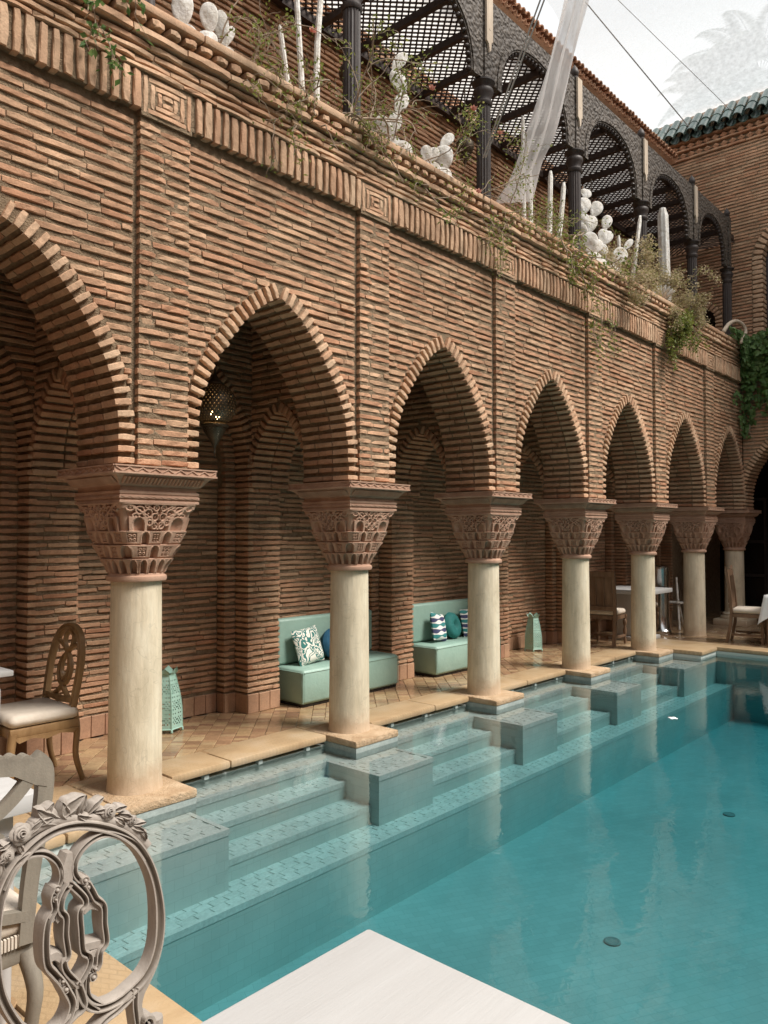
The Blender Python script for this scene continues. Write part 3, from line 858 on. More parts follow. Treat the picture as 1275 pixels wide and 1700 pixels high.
# corbelled courses, round header ends and the coping
CO = Bricks()
for z, n, L, h in ((4.424, -0.062, 0.30, 0.030), (4.473, -0.048, 0.27, 0.032), (4.524, -0.054, 0.27, 0.032), (4.575, -0.062, 0.27, 0.034), (4.634, -0.098, 0.30, 0.046)):
    fill_course(CO, A, z, [(-0.6, 13.93, n)], h, 0.0, dep=0.12, L=L, wob=0.003)
x = -0.55
while x < 13.9:
    CO.add((x, 4.15, 4.700 + rnd.gauss(0, 0.003)), A.R(), (0.085 * rnd.uniform(0.8, 1.1), 0.12, 0.042 * rnd.uniform(0.85, 1.1)), 2.5)
    x += 0.118
cc = MB(); cc.box((-0.6, 4.17, 4.405), (13.95, 4.36, 4.742)); cc.build('cornice_core', 'mortar', arc)
x = -0.6
while x < 13.9:
    l = rnd.uniform(0.75, 1.05); l = min(l, 13.93 - x)
    if 13.93 - x - l < 0.25: l = 13.93 - x
    m = MB(); m.bbox((x + 0.002, 4.085, 4.743), (x + l - 0.002, 4.37, 4.800 + rnd.gauss(0, 0.002)), 0.012); m.build('coping_slab', 'brick_pale', arc, smooth=True, sharp=40)
    x += l
B.finish(arc, 'brick', 'brick', 300)
V.finish(arc, 'voussoir', 'brick_pale', 300, None, 'voussoirs')
SO.finish(arc, 'soffit_brick', 'brick', 300, lambda c: True, 'soffit_brickwork')
SD.finish(arc, 'soldier_brick', 'brick_pale', 200, None, 'soldier_brickwork')
CO.finish(arc, 'cornice_brick', 'brick_pale', 200, None, 'cornice_brickwork')

def seen_through_arches(c):
    t = 4.46 / c[1]; x = t * c[0]; z = 1.6 + t * (c[2] - 1.6)
    for m in MID:
        d = abs(x - m)
        if z >= 2.0 and d < width_at(P0, z): return True
        if z < 2.0 and d < 0.75: return True
    return False
# ================================================================== BACK WALL OF THE GALLERY
bw = thing('gallery_wall', (7, 5.75, 0), 'shaded brick back wall of the gallery with stepped piers and blind arches', 'wall')
F1 = Frame((0, 5.46, 0), (1, 0, 0), (0, 1, 0)); F2 = Frame((0, 5.64, 0), (1, 0, 0), (0, 1, 0)); F3 = Frame((0, 5.75, 0), (1, 0, 0), (0, 1, 0))
OC = [c - 0.055 for c in MID]; IC = [c - 0.11 for c in MID]
PB = profile(0.78, 1.25, 2.0, 0.16); PBX = offset(PB, 0.09)
P2 = profile(0.715, 1.12, 2.0, 0.16)
core = MB()
arch_core(core, F1, -0.6, 16.6, 0.0, 3.76, OC, PB, 0.013, 0.22)
arch_core(core, F2, -0.6, 16.6, 0.0, 3.70, IC, P2, 0.013, 0.16)
core.box((-0.6, 5.763, 0), (16.6, 5.95, 3.76))
core.build('mortar_core', 'mortar', bw)
B = Bricks(); V = Bricks(True); SO = Bricks()
z = 0.20; k = 0
while z < 3.72:
    s1 = [(-0.6, 13.9, 0.0)]; s2 = []; s3 = []
    for c, c2 in zip(OC, IC):
        w1 = width_at(PBX, z) if z > 2 else PB[0][0]; wi = width_at(PB, z); w2 = width_at(P2, z)
        s1 = subtract(s1, c - w1, c + w1)
        if wi > 0.05:
            if w2 > 0.03:
                s2 += [q for q in ((c - wi, c2 - w2, 0.0), (c2 + w2, c + wi, 0.0)) if q[1] - q[0] > 0.03]; s3.append((c2 - w2, c2 + w2, 0.0))
            else: s2.append((c - wi, c + wi, 0.0))
    s1 = [(a, b, n) for a, b, n in s1]
    fill_course(B, F1, z, s1, 0.031, 0.0, ph=k * 0.8); fill_course(B, F2, z, s2, 0.031, 0.0, L=0.2, ph=k * 0.8)
    fill_course(B, F3, z, s3 + ([(13.9, 16.6, 0)] if True else []), 0.031, 0.0, L=0.30, ph=k * 0.8, wob=0.009)
    # reveals of the piers facing the camera
    for c, c2 in zip(OC, IC):
        wi = width_at(PB, z) if z > 2 else PB[0][0]; w2 = width_at(P2, z) if z > 2 else P2[0][0]
        if z < 2.0:
            B.add((c + wi + 0.03 - 0.006, 5.55, z), np.stack([(0, -1, 0), (1, 0, 0), (0, 0, 1)], 1), (0.185, 0.06, 0.031 * rnd.uniform(0.9, 1.1)))
            B.add((c2 + w2 + 0.03 - 0.006, 5.695, z), np.stack([(0, -1, 0), (1, 0, 0), (0, 0, 1)], 1), (0.11, 0.06, 0.031 * rnd.uniform(0.9, 1.1)))
    z += 0.0525; k += 1
up = [p for p in PB if p[1] >= 2.0 - 1e-6]
for c in OC:
    ring(V, SO, F1, c, up, 0.0, 0.20, 1, vw=0.09, pitch=0.056, th=0.033)
SK = Tiles()
sk = MB()
def skirt(x0, x1, y, axis='x'):
    n = max(1, int(round((x1 - x0) / 0.12))); w_ = (x1 - x0) / n
    for i in range(n):
        c = x0 + (i + 0.5) * w_
        R = np.stack([(1, 0, 0), (0, 0, 1), (0, -1, 0)], 1) if axis == 'x' else np.stack([(0, -1, 0), (0, 0, 1), (-1, 0, 0)], 1)
        p = (c, y, 0.085) if axis == 'x' else (y, c, 0.085)
        SK.it.append((np.array(p, float), R, np.array((w_ - 0.004, 0.168, 0.016)), rnd.randrange(6)))
for i, c in enumerate(MID):
    skirt(c - 0.82, c + 0.60, 5.757); skirt(c + 0.605, c + 0.725, 5.647)
    if i < 6: skirt(c + 0.725, MID[i + 1] - 0.835, 5.469)
    skirt(5.46, 5.64, c + 0.725 + 0.014, 'y'); skirt(5.64, 5.75, c + 0.605 + 0.012, 'y')
SK.finish(bw, 'skirting_tile', 'skirt', 160, seen_through_arches, 'skirting')
B.finish(bw, 'brick', 'brick', 300, seen_through_arches)
V.finish(bw, 'voussoir', 'brick', 100, seen_through_arches, 'voussoirs')
SO.finish(bw, 'soffit_brick', 'brick', 60, seen_through_arches, 'soffit_brickwork')

# cross arches between the columns and the piers
PC = profile(0.355, 0.66, 2.0); PCX = offset(PC, 0.085)
for i, c in enumerate(CX[1:7]):
    t = thing('cross_arch', (c, 5.09, 2.0), ['brick cross arch behind the nearest column', 'brick cross arch behind the second column from the camera, beside the hanging lantern', 'brick cross arch behind the third column, right of the second sofa', 'brick cross arch behind the fourth column, over the panelled chair', 'brick cross arch behind the fifth column, over the white pedestal table', 'brick cross arch behind the sixth column, past the steel heater'][i], 'arch', 'cross arches of the gallery')
    X = Frame((c - 0.22, 5.46, 0), (0, -1, 0), (1, 0, 0))
    m = MB(); arch_core(m, X, 0.0, 0.735, 2.0, 3.75, [0.37], PC, 0.018, 0.44); m.build('mortar_core', 'mortar', t)
    b = Bricks(); v = Bricks(True); so = Bricks(); z = 2.03; k = 0
    while z < 3.72:
        sg = [(0.0, 0.735, 0.0)]; wd = width_at(PCX, z)
        if wd > 0: sg = subtract(sg, 0.37 - wd, 0.37 + wd)
        fill_course(b, X, z, sg, 0.034, 0.0, L=0.22, ph=k); z += 0.0605; k += 1
    ring(v, so, X, 0.37, PC, 0.0, 0.44, 2, vw=0.085)
    b.finish(t, 'brick', 'brick', 25, seen_through_arches); v.finish(t, 'voussoir', 'brick', 12, seen_through_arches, 'voussoirs'); so.finish(t, 'soffit_brick', 'brick', 8, seen_through_arches, 'soffit_brickwork')
ce = MB(); ce.box((-0.6, 4.71, 3.76), (16.9, 5.96, 4.44)); ce.box((-0.9, 4.2, -0.01), (-0.6, 5.95, 4.4)); ce.box((13.98, -3.0, 3.76), (16.9, 4.71, 4.44))
struct(ce.build('gallery_ceiling', 'mortar'))

# ================================================================== COLUMNS
def capital_mesh():
    nu, nv = 84, 108; U = np.linspace(-1, 1, nu, endpoint=False); Vv = np.linspace(0, 1, nv)
    V = []; TI = [(0.0, 0.22, 5, 0), (0.22, 0.42, 4, 1), (0.42, 0.61, 5, 2), (0.61, 1.001, 0, 3)]
    def sm(x, a, b): t = np.clip((x - a) / (b - a), 0, 1); return t * t * (3 - 2 * t)
    for v in Vv:
        ti = [t for t in TI if t[0] <= v < t[1]][0]; f = (v - ti[0]) / (ti[1] - ti[0])
        a = 0.170 + 0.100 * (0.25 * v + 0.75 * v ** 1.15) + 0.011 * (f if ti[3] < 3 else 0.8)
        pw = 2.2 + 9 * sm(v, 0.05, 0.75)
        for face in range(4):
            for u in U:
                th = u * PI / 4
                r = a / ((abs(math.cos(th)) ** pw + abs(math.sin(th)) ** pw) ** (1 / pw))
                d = 0.0; n = ti[2]; uu = u * (1.0)
                if ti[3] in (0, 1, 2):
                    q = (uu + 1) / 2 * n + (0.5 if ti[3] == 1 else 0.0); cell = int(math.floor(q)) ; x = (q - cell) * 2 - 1
                    panel = (ti[3] in (1, 2)) and cell % 2 == (0 if ti[3] == 2 else 1)
                    if not panel:
                        wtop = 0.62 * math.sqrt(max(0.0, 1 - max(0, (f - 0.45) / 0.48) ** 2)) if f < 0.93 else 0
                        ins = sm(wtop - abs(x), 0.0, 0.12) if f > 0.04 else 0
                        d -= 0.038 * ins
                        d += 0.004 * sm(0.16 - abs(abs(x) - wtop - 0.14), 0, 0.1) if f < 0.9 else 0
                    else:
                        if abs(x) < 0.62 and 0.2 < f < 0.85:
                            px, pf = x / 0.62, (f - 0.525) / 0.325
                            d -= 0.010
                            for ox in (-0.45, 0.45):
                                for of in (-0.45, 0.45):
                                    rr = math.hypot(px - ox, pf - of); d += 0.011 * (sm(0.44 - rr, 0, 0.12) - sm(0.2 - rr, 0, 0.1))
                    d -= 0.012 * sm(0.10 - f, 0, 0.08)
                else:
                    # arabesque: mirrored scrolls, with a small niche near each lower corner
                    X = abs(uu); s = 0
                    for (ox, of, R_) in ((0.13, 0.50, 0.13), (0.36, 0.62, 0.15), (0.60, 0.74, 0.13), (0.12, 0.20, 0.12), (0.12, 0.82, 0.10), (0.83, 0.82, 0.10), (0.40, 0.90, 0.08), (0.30, 0.30, 0.1), (0.70, 0.52, 0.1)):
                        rr = math.hypot(X - ox, (f - of) * 0.8)
                        s = max(s, sm(0.045 - abs(rr - R_ * 0.8), 0, 0.03), sm(0.05 - rr, 0, 0.03) * 0.9)
                    for (x0, f0, x1, f1) in ((0.0, 0.05, 0.25, 0.45), (0.25, 0.45, 0.9, 0.95), (0.05, 0.65, 0.5, 0.98), (0.45, 0.5, 0.75, 0.9)):
                        tx, tf = x1 - x0, f1 - f0; w = max(0, min(1, ((X - x0) * tx + (f - f0) * tf) / (tx * tx + tf * tf)))
                        s = max(s, sm(0.04 - math.hypot(X - x0 - w * tx, f - f0 - w * tf), 0, 0.025))
                    d = -0.026 * (1 - s)
                    if f < 0.5:
                        x = (X - 0.62) / 0.17; wtop = math.sqrt(max(0, 1 - (max(0, f - 0.2) / 0.28) ** 2)) if f < 0.48 else 0
                        if abs(x) < 1.5: d = 0.0 - 0.038 * sm(wtop * 0.95 - abs(x), 0, 0.15)
                    if X > 0.92: d = -0.02 if f < 0.8 else 0.0
                    if f > 0.93: d = 0.004
                r += d; a0 = face * PI / 2 + th
                V.append((r * math.cos(a0), r * math.sin(a0), 1.345 + 0.437 * v))
    n = 4 * nu
    F = [(i * n + j, i * n + (j + 1) % n, (i + 1) * n + (j + 1) % n, (i + 1) * n + j) for i in range(nv - 1) for j in range(n)]
    return V, F
def square_stack(m, prof):
    for (h0, z0), (h1, z1) in zip(prof[:-1], prof[1:]):
        q = [(-1, -1), (1, -1), (1, 1), (-1, 1)]
        m.add([(x * h0, y * h0, z0) for x, y in q] + [(x * h1, y * h1, z1) for x, y in q], [(i, (i + 1) % 4, 4 + (i + 1) % 4, 4 + i) for i in range(4)] + ([(0, 1, 2, 3)] if z0 == prof[0][1] else []) + ([(4, 5, 6, 7)] if z1 == prof[-1][1] else []))
def make_column():
    t = thing('stone_column', (0, 0, 0), '', 'column', 'columns of the arcade')
    m = MB()
    pr = [(0.172, -0.002), (0.1705, 0.01), (0.167, 0.03), (0.1655, 0.08)] + [(0.1655 - 0.0105 * i / 12, 0.08 + 1.2 * i / 12) for i in range(1, 13)] + [(0.155, 1.31)]
    m.lathe(pr, (0, 0, 0), 48); m.build('shaft', 'shaft', t, smooth=True, sharp=50)
    m = MB(); m.lathe([(0.158, 1.296), (0.182, 1.302), (0.187, 1.316), (0.184, 1.332), (0.172, 1.338), (0.170, 1.35)], (0, 0, 0), 48); m.build('astragal', 'carved_clay', t, smooth=True, sharp=50)
    m = MB(); m.add(*capital_mesh()); m.build('capital', 'carved_clay', t, smooth=True, sharp=35)
    m = MB()
    square_stack(m, [(0.268, 1.779), (0.276, 1.783), (0.276, 1.795), (0.269, 1.798), (0.269, 1.806), (0.278, 1.809), (0.278, 1.824), (0.271, 1.827), (0.271, 1.834), (0.276, 1.837), (0.276, 1.852), (0.262, 1.856), (0.262, 1.882), (0.285, 1.888), (0.300, 1.912), (0.325, 1.938), (0.352, 1.950), (0.352, 1.999)])
    for k in range(4):
        a = k * PI / 2; R = np.array([[math.cos(a), -math.sin(a), 0], [math.sin(a), math.cos(a), 0], [0, 0, 1]])
        def bar(x0, z0, x1, z1, y, w, d):
            l = math.hypot(x1 - x0, z1 - z0); nx, nz = -(z1 - z0) / l * w, (x1 - x0) / l * w
            q = [(x0 - nx, z0 - nz), (x1 - nx, z1 - nz), (x1 + nx, z1 + nz), (x0 + nx, z0 + nz)]
            v = np.array([(p[0], y, p[1]) for p in q] + [(p[0], y - d, p[1]) for p in q]) @ R.T
            m.add(v, [(0, 1, 2, 3), (7, 6, 5, 4), (0, 4, 5, 1), (1, 5, 6, 2), (2, 6, 7, 3), (3, 7, 4, 0)])
        bar(-0.352, 1.9945, 0.352, 1.9945, -0.351, 0.004, 0.009); bar(-0.352, 1.954, 0.352, 1.954, -0.351, 0.005, 0.010)
        n = 16
        for i in range(n):
            x0 = -0.345 + 0.69 * i / n; x1 = x0 + 0.69 / n; bar(x0, 1.962 if i % 2 else 1.986, x1, 1.986 if i % 2 else 1.962, -0.351, 0.0032, 0.007)
        n = 22
        for i in range(n):          # little leaves under the plate
            x0 = -0.28 + 0.56 * (i + 0.5) / n; f_ = 0.009
            v = np.array([(x0 - f_, -0.289, 1.892), (x0 + f_, -0.289, 1.892), (x0 + f_, -0.330, 1.932), (x0 - f_, -0.330, 1.932), (x0 - f_ * 0.4, -0.306, 1.896), (x0 + f_ * 0.4, -0.306, 1.896), (x0 + f_ * 0.4, -0.342, 1.93), (x0 - f_ * 0.4, -0.342, 1.93)]) @ R.T
            m.add(v, [(4, 5, 6, 7), (0, 1, 5, 4), (1, 2, 6, 5), (2, 3, 7, 6), (3, 0, 4, 7)])
        n = 20
        for i in range(n):
            x0 = -0.265 + 0.53 * i / n; x1 = x0 + 0.53 / n
            bar(x0, 1.812 if i % 2 else 1.821, x1, 1.821 if i % 2 else 1.812, -0.2775, 0.0022, 0.004)
    m.build('abacus', 'carved_clay', t)
    return t
def plinth(t, c, full=True):
    m = MB(); m.bbox((c - 0.25, 4.175, -0.056), (c + 0.25, 4.695, 0.0), 0.014)
    o = m.build('plinth', 'rough_stone', t, smooth=True, sharp=40)
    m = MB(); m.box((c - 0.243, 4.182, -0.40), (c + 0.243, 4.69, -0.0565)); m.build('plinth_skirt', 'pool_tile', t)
col0 = make_column()
CL = ['pale round column just outside the left end of the view',
      'nearest and tallest looking pale round column, behind the carved chair back',
      'pale round column standing in front of the first green sofa with the leaf print cushion',
      'pale round column standing in front of the second green sofa with wave print cushions',
      'pale round column beside the panelled wooden chair, next after the second mint lantern',
      'pale round column in front of the white pedestal table, on the last stepped plinth',
      'pale round column right of the steel patio heater, with no plinth above the deck',
      'farthest pale round column on a square moulded base, behind the chair with the white cloth table']
cols = []
for i in range(8):
    cols.append(col0 if i == 0 else copy_tree(col0))
for i, o in enumerate(cols):
    o.location = (CX[i], 4.44, 0); o['label'] = CL[i]
    if i == 0: continue
    if i < 6:
        m = MB(); m.bbox((CX[i] - 0.25, 4.12, -0.056), (CX[i] + 0.25, 4.695, 0.0), 0.014)
        m.build('plinth', 'rough_stone', o, smooth=True, sharp=40)
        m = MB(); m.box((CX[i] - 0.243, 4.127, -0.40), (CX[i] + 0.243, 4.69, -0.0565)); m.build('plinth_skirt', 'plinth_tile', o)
m = MB(); m.bbox((CX[7] - 0.28, 4.16, 0.0), (CX[7] + 0.28, 4.72, 0.105), 0.01)
m.lathe([(0.235, 0.105), (0.24, 0.125), (0.228, 0.15), (0.20, 0.16), (0.195, 0.175), (0.205, 0.19), (0.19, 0.21), (0.16, 0.22)], (CX[7], 4.44, 0), 40)
m.build('moulded_base', 'shaft', cols[7], smooth=True, sharp=40)
c8 = copy_tree(col0); c8.location = (CX[7], 4.44 - 1.933, 0); c8['label'] = 'pale round column of the end arcade, just outside the right edge of the view'

# ================================================================== END ARCADE (across the far end of the pool)
endw = thing('end_arcade_wall', (13.98, 2.5, 2.0), 'brick arcade wall across the far end of the pool, with ivy hanging over it', 'wall')
EF = Frame((13.955, 4.2, 0), (0, -1, 0), (1, 0, 0))
EM = [0.71 + 1.933 * i for i in range(3)]
core = MB(); arch_core(core, EF, 0.0, 6.0, 2.0, 4.735, EM, P0, 0.010, 0.52); core.build('mortar_core', 'mortar', endw)
B = Bricks(); V = Bricks(True); SO = Bricks(); z = 2.035; k = 0
while z < 4.14:
    sg = [(0.0, 6.0, 0.0)]; wd = width_at(PX, z)
    if wd > 0:
        for c in EM: sg = subtract(sg, c - wd, c + wd)
    fill_course(B, EF, z, sg, 0.034, 0.0, ph=k * 0.7); z += 0.0605; k += 1
for c in EM: ring(V, SO, EF, c, P0, 0.0, 0.52, 3)
x = 0.04; m = MB(); m.box((13.92, -1.8, 4.176), (13.98, 4.18, 4.40)); m.box((13.93, -1.8, 4.40), (14.1, 4.18, 4.742)); m.build('band_core', 'mortar', endw)
while x < 6:
    V.add(EF.p(x, -0.03, 4.285), np.stack([(0, 0, 1), (1, 0, 0), (0, 1, 0)], 1), (0.228, 0.06, 0.046)); x += 0.071
for z, n in ((4.424, -0.062), (4.473, -0.048), (4.524, -0.054), (4.575, -0.062), (4.634, -0.098)):
    fill_course(B, EF, z, [(0.0, 6.0, n)], 0.037, 0.0, dep=0.12, wob=0.003)
m = MB(); m.bbox((13.84, -1.8, 4.744), (14.12, 4.09, 4.80), 0.012); m.build('coping_slab', 'brick_pale', endw)
B.finish(endw, 'brick', 'brick', 60); V.finish(endw, 'voussoir', 'brick_pale', 30, None, 'voussoirs'); SO.finish(endw, 'soffit_brick', 'brick', 20, None, 'soffit_brickwork')
# dark room behind the end arcade, closed by glazed doors
room = MB(); room.box((16.6, -3, 0), (16.9, 5.95, 3.76)); room.box((14.0, -3.3, 0), (16.9, -3.0, 4.4))
struct(room.build('back_room_wall', 'black'))
for i, y in enumerate((4.9, 4.05)):
    t = thing('glazed_door', (16.5, y, 0), 'dark glazed door at the back of the far gallery, ' + ('the one left of the farthest column' if i == 0 else 'the one right of the farthest column'), 'door')
    m = MB()
    for q in (-0.36, 0.32): m.box((16.5, y + q, 0), (16.56, y + q + 0.05, 2.3))
    for q in (0.0, 0.72, 1.4, 2.25): m.box((16.5, y - 0.31, q), (16.56, y + 0.32, q + 0.06))
    m.build('door_frame', 'dark_wood', t)
    for q in (0.06, 0.78, 1.46): m = MB(); m.box((16.53, y - 0.31, q), (16.545, y + 0.32, q + 0.64)); m.build('pane', 'black', t)

# ================================================================== TERRACE ABOVE THE GALLERY
tf = MB(); tf.box((-0.6, 4.36, 4.441), (14.6, 5.95, 4.50)); tf.box((14.12, -2.0, 4.441), (14.6, 4.36, 4.50))
struct(tf.build('terrace_floor', 'grout'))
pl = MB(); pl.box((-0.6, 4.361, 4.501), (14.0, 4.40, 4.74)); struct(pl.build('planting_soil', 'soil'))
tw = thing('terrace_wall', (7, 5.75, 4.5), 'upper brick wall behind the dark pergola, white at the top under a terracotta eave', 'wall')
m = MB(); m.box((-0.6, 5.768, 4.5), (14.62, 5.98, 7.16)); m.build('mortar_core', 'mortar', tw)
m = MB(); m.box((-0.6, 5.76, 7.161), (14.62, 5.98, 8.5)); m.build('plastered_upper_wall', 'plaster_white', tw)
B = Bricks(); z = 4.78; k = 0
while z < 7.15:
    fill_course(B, F3, z, [(0.5, 14.6, 0.0)], 0.038, 0.0, L=0.28, ph=k); z += 0.0605; k += 1
B.finish(tw, 'brick', 'brick', 220, lambda c: c[2] < 6.7 and (1.6 + (c[2] - 1.6) * 4.1 / c[1]) > 4.80)
def barrel(m, o, d, l, r0, r1, n=7, up=(0, 0, 1), conv=True, thick=0.014):
    """half-round tile from o along d"""
    d = Vector(d).normalized(); u = Vector(up); s = d.cross(u).normalized(); u = s.cross(d)
    V = []
    for t, r in ((0, r0), (l, r1)):
        for rr in (r, r - thick):
            for i in range(n + 1):
                a = PI * i / n; V.append(tuple(Vector(o) + d * t + s * rr * math.cos(a) + u * (rr * math.sin(a) if conv else -rr * math.sin(a))))
    k = n + 1; F = []
    for i in range(n):
        F += [(i, i + 1, 2 * k + i + 1, 2 * k + i), (k + i, 3 * k + i, 3 * k + i + 1, k + i + 1), (i, k + i, k + i + 1, i + 1), (2 * k + i, 2 * k + i + 1, 3 * k + i + 1, 3 * k + i)]
    m.add(V, F)
x = 2.5
EAV = thing('roof_eave', (7, 5.6, 8.5), 'terracotta tiled eave high above the carved pergola frieze', 'roof')
m = MB(); m.box((-0.6, 5.50, 8.60), (14.4, 5.98, 8.66)); m.build('eave_board', 'terracotta', EAV)
pr0 = None
while x < 14.3:
    if pr0 is None:
        m = MB(); barrel(m, (x, 5.40, 8.64), (0, 1, 0.42), 0.50, 0.058, 0.054); pr0 = m.build('roof_tile', 'terracotta', EAV); o0x = x
        m = MB(); barrel(m, (x + 0.06, 5.43, 8.62), (0, 1, 0.42), 0.46, 0.052, 0.05, conv=False); pr1 = m.build('roof_tile', 'terracotta', EAV)
    else:
        for p_ in (pr0, pr1):
            c = p_.copy(); C.objects.link(c); c.parent = EAV; c.location = (x - o0x, 0, rnd.gauss(0, 0.006)); c.rotation_euler = (rnd.gauss(0, 0.01), 0, rnd.gauss(0, 0.0))
    x += 0.12

# ---- upper end wall with arched window, saw-tooth bands and green tiles
uw = thing('end_house_wall', (14.6, 2.5, 4.5), 'tall brick house wall at the far end with saw tooth bands under green roof tiles', 'wall')
UF = Frame((14.6, 5.74, 0), (0, -1, 0), (1, 0, 0))
PW = profile(0.52, 0.66, 6.42, 4.5); PWX = offset(PW, 0.17); PD = profile(0.36, 0.46, 5.45, 4.5); PDX = offset(PD, 0.12)
WC, DC = 2.23, 0.55
core = MB()
arch_core(core, UF, -0.02, 1.2, 4.5, 8.72, [DC], PD, 0.016, 0.35); arch_core(core, UF, 1.2, 8.0, 4.5, 8.72, [WC], PW, 0.016, 0.35)
core.box((14.62, -2.3, 8.72), (15.0, 5.98, 9.40)); core.build('mortar_core', 'mortar', uw)
B = Bricks(); V = Bricks(True); SO = Bricks(); z = 4.6; k = 0
while z < 8.68:
    sg = [(0.0, 8.0, 0.0)]
    for c, p, px in ((WC, PW, PWX), (DC, PD, PDX)):
        wd = width_at(px, z) if z > 4.5 else 0
        if wd > 0: sg = subtract(sg, c - wd, c + wd)
    fill_course(B, UF, z, sg, 0.038, 0.0, L=0.30, ph=k, wob=0.004); z += 0.0605; k += 1
ring(V, SO, UF, WC, PW, -0.012, 0.30, 1, vw=0.17, pitch=0.085, th=0.065); ring(V, SO, UF, DC, PD, -0.01, 0.30, 1, vw=0.12, pitch=0.07, th=0.05)
for z, n, h in ((8.705, -0.05, 0.045), (8.86, -0.075, 0.035), (9.01, -0.10, 0.035)):
    fill_course(B, UF, z, [(-0.1, 8.0, n)], h, 0.0, dep=0.14, L=0.3, wob=0.002)
def sees_terrace(c): return True
B.finish(uw, 'brick', 'brick', 200, None); V.finish(uw, 'voussoir', 'brick_pale', 60, None, 'voussoirs'); SO.finish(uw, 'soffit_brick', 'brick_pale', 10, None, 'soffit_brickwork')
ST = MB()
for zr in (8.782, 8.935):
    y = 5.7
    while y > -2.2:
        d = 0.075; xo = 14.59 - (0.02 if zr > 8.9 else 0)
        ST.add([(xo, y - d, zr), (xo, y + d, zr), (xo, y, zr - 0.055), (xo, y, zr + 0.055), (xo - 0.075, y, zr)], [(0, 2, 4), (2, 1, 4), (1, 3, 4), (3, 0, 4)])
        y -= 0.15
stuff(ST.build('saw_tooth_brickwork', 'terracotta', uw))
m = MB(); m.box((14.80, -2.3, 9.40), (15.1, 5.98, 9.60)); m.build('ridge_band', 'plaster_pink', uw)
first = None; y = 6.2
while y > -1.5:
    for r_ in range(2):
        if first is None or len(first) < 2:
            m = MB(); barrel(m, (14.36 + 0.20 * r_, y, 9.06 + 0.22 * r_), (1, 0, 1.1), 0.36, 0.094, 0.080); o = m.build('roof_tile', 'green_tile', uw)
            m = MB(); barrel(m, (14.39 + 0.20 * r_, y - 0.1, 9.03 + 0.22 * r_), (1, 0, 1.1), 0.36, 0.085, 0.08, conv=False); o2 = m.build('roof_tile', 'green_tile', uw)
            first = (first or []) + [(o, o2)]; fy = y
        else:
            for s_ in first[r_]:
                c = s_.copy(); C.objects.link(c); c.parent = uw; c.location = (0, y - fy, rnd.gauss(0, 0.005))
    y -= 0.205
win = thing('arched_window', (14.85, 5.74 - WC, 4.5), 'tall dark arched window at the right edge of the upper brick wall', 'window')
def arched_leaf(t, yc, hw, zs, ht, x, bars):
    P = profile(hw, ht, zs, 4.5); poly = [(yc - p[0], p[1]) for p in P] + [(yc + p[0], p[1]) for p in reversed(P[:-1])]
    m = MB(); m.prism(poly, 'x', x + 0.03, x + 0.04); m.build('pane', 'black', t)
    m = MB(); pts = [(x, a, b) for a, b in poly]; m.tube(pts, 0.035, 4)
    for q in bars[0]: m.box((x - 0.012, yc + q - 0.015, 4.5), (x + 0.02, yc + q + 0.015, zs + ht * 0.8))
    for q in bars[1]: m.box((x - 0.01, yc - hw, q - 0.012), (x + 0.018, yc + hw, q + 0.012))
    m.build('window_frame', 'dark_wood', t)
arched_leaf(win, 5.74 - WC, 0.50, 6.42, 0.64, 14.82, ((-0.25, 0.0, 0.25), np.arange(4.8, 6.9, 0.22)))
dr = thing('arched_door', (14.85, 5.74 - DC, 4.5), 'small dark arched doorway behind the pergola post near the far end', 'door')
arched_leaf(dr, 5.74 - DC, 0.35, 5.45, 0.45, 14.86, ((0.0,), (5.2,)))
# two unseen wings closing the courtyard behind the viewer, added to cut side light
for nm, lo, hi, lab in (('courtyard_house', (-4.6, -8.6, 0), (18, -6.2, 7.4), 'plain brick house wing on the viewer\'s side of the pool courtyard'),
                        ('courtyard_house', (-7.2, -6.2, 0), (-4.6, 6.6, 7.4), 'plain brick house wing closing the near end of the pool courtyard')):
    t = thing(nm, ((lo[0] + hi[0]) / 2, (lo[1] + hi[1]) / 2, 0), lab, 'house', 'wings closing the courtyard')
    m = MB(); m.box(lo, hi); m.build('wall', 'brick', t)
    m = MB(); m.bbox((lo[0] - 0.1, lo[1] - 0.1, 7.4), (hi[0] + 0.1, hi[1] + 0.1, 7.56), 0.02); m.build('coping', 'brick_pale', t)
    for k in range(5):
        u = (k + 0.5) / 5
        m = MB()
        if hi[0] - lo[0] > 10: x = lo[0] + 3 + u * 18; m.box((x - 0.6, hi[1] - 0.1, 0.003), (x + 0.6, hi[1] + 0.02, 2.4)); m.box((x - 0.5, hi[1] - 0.1, 3.9), (x + 0.5, hi[1] + 0.02, 5.8))
        else: y = lo[1] + 1 + u * 11; m.box((hi[0] - 0.1, y - 0.6, 0.003), (hi[0] + 0.02, y + 0.6, 2.4)); m.box((hi[0] - 0.1, y - 0.5, 3.9), (hi[0] + 0.02, y + 0.5, 5.8))
        m.build('window', 'black', t)

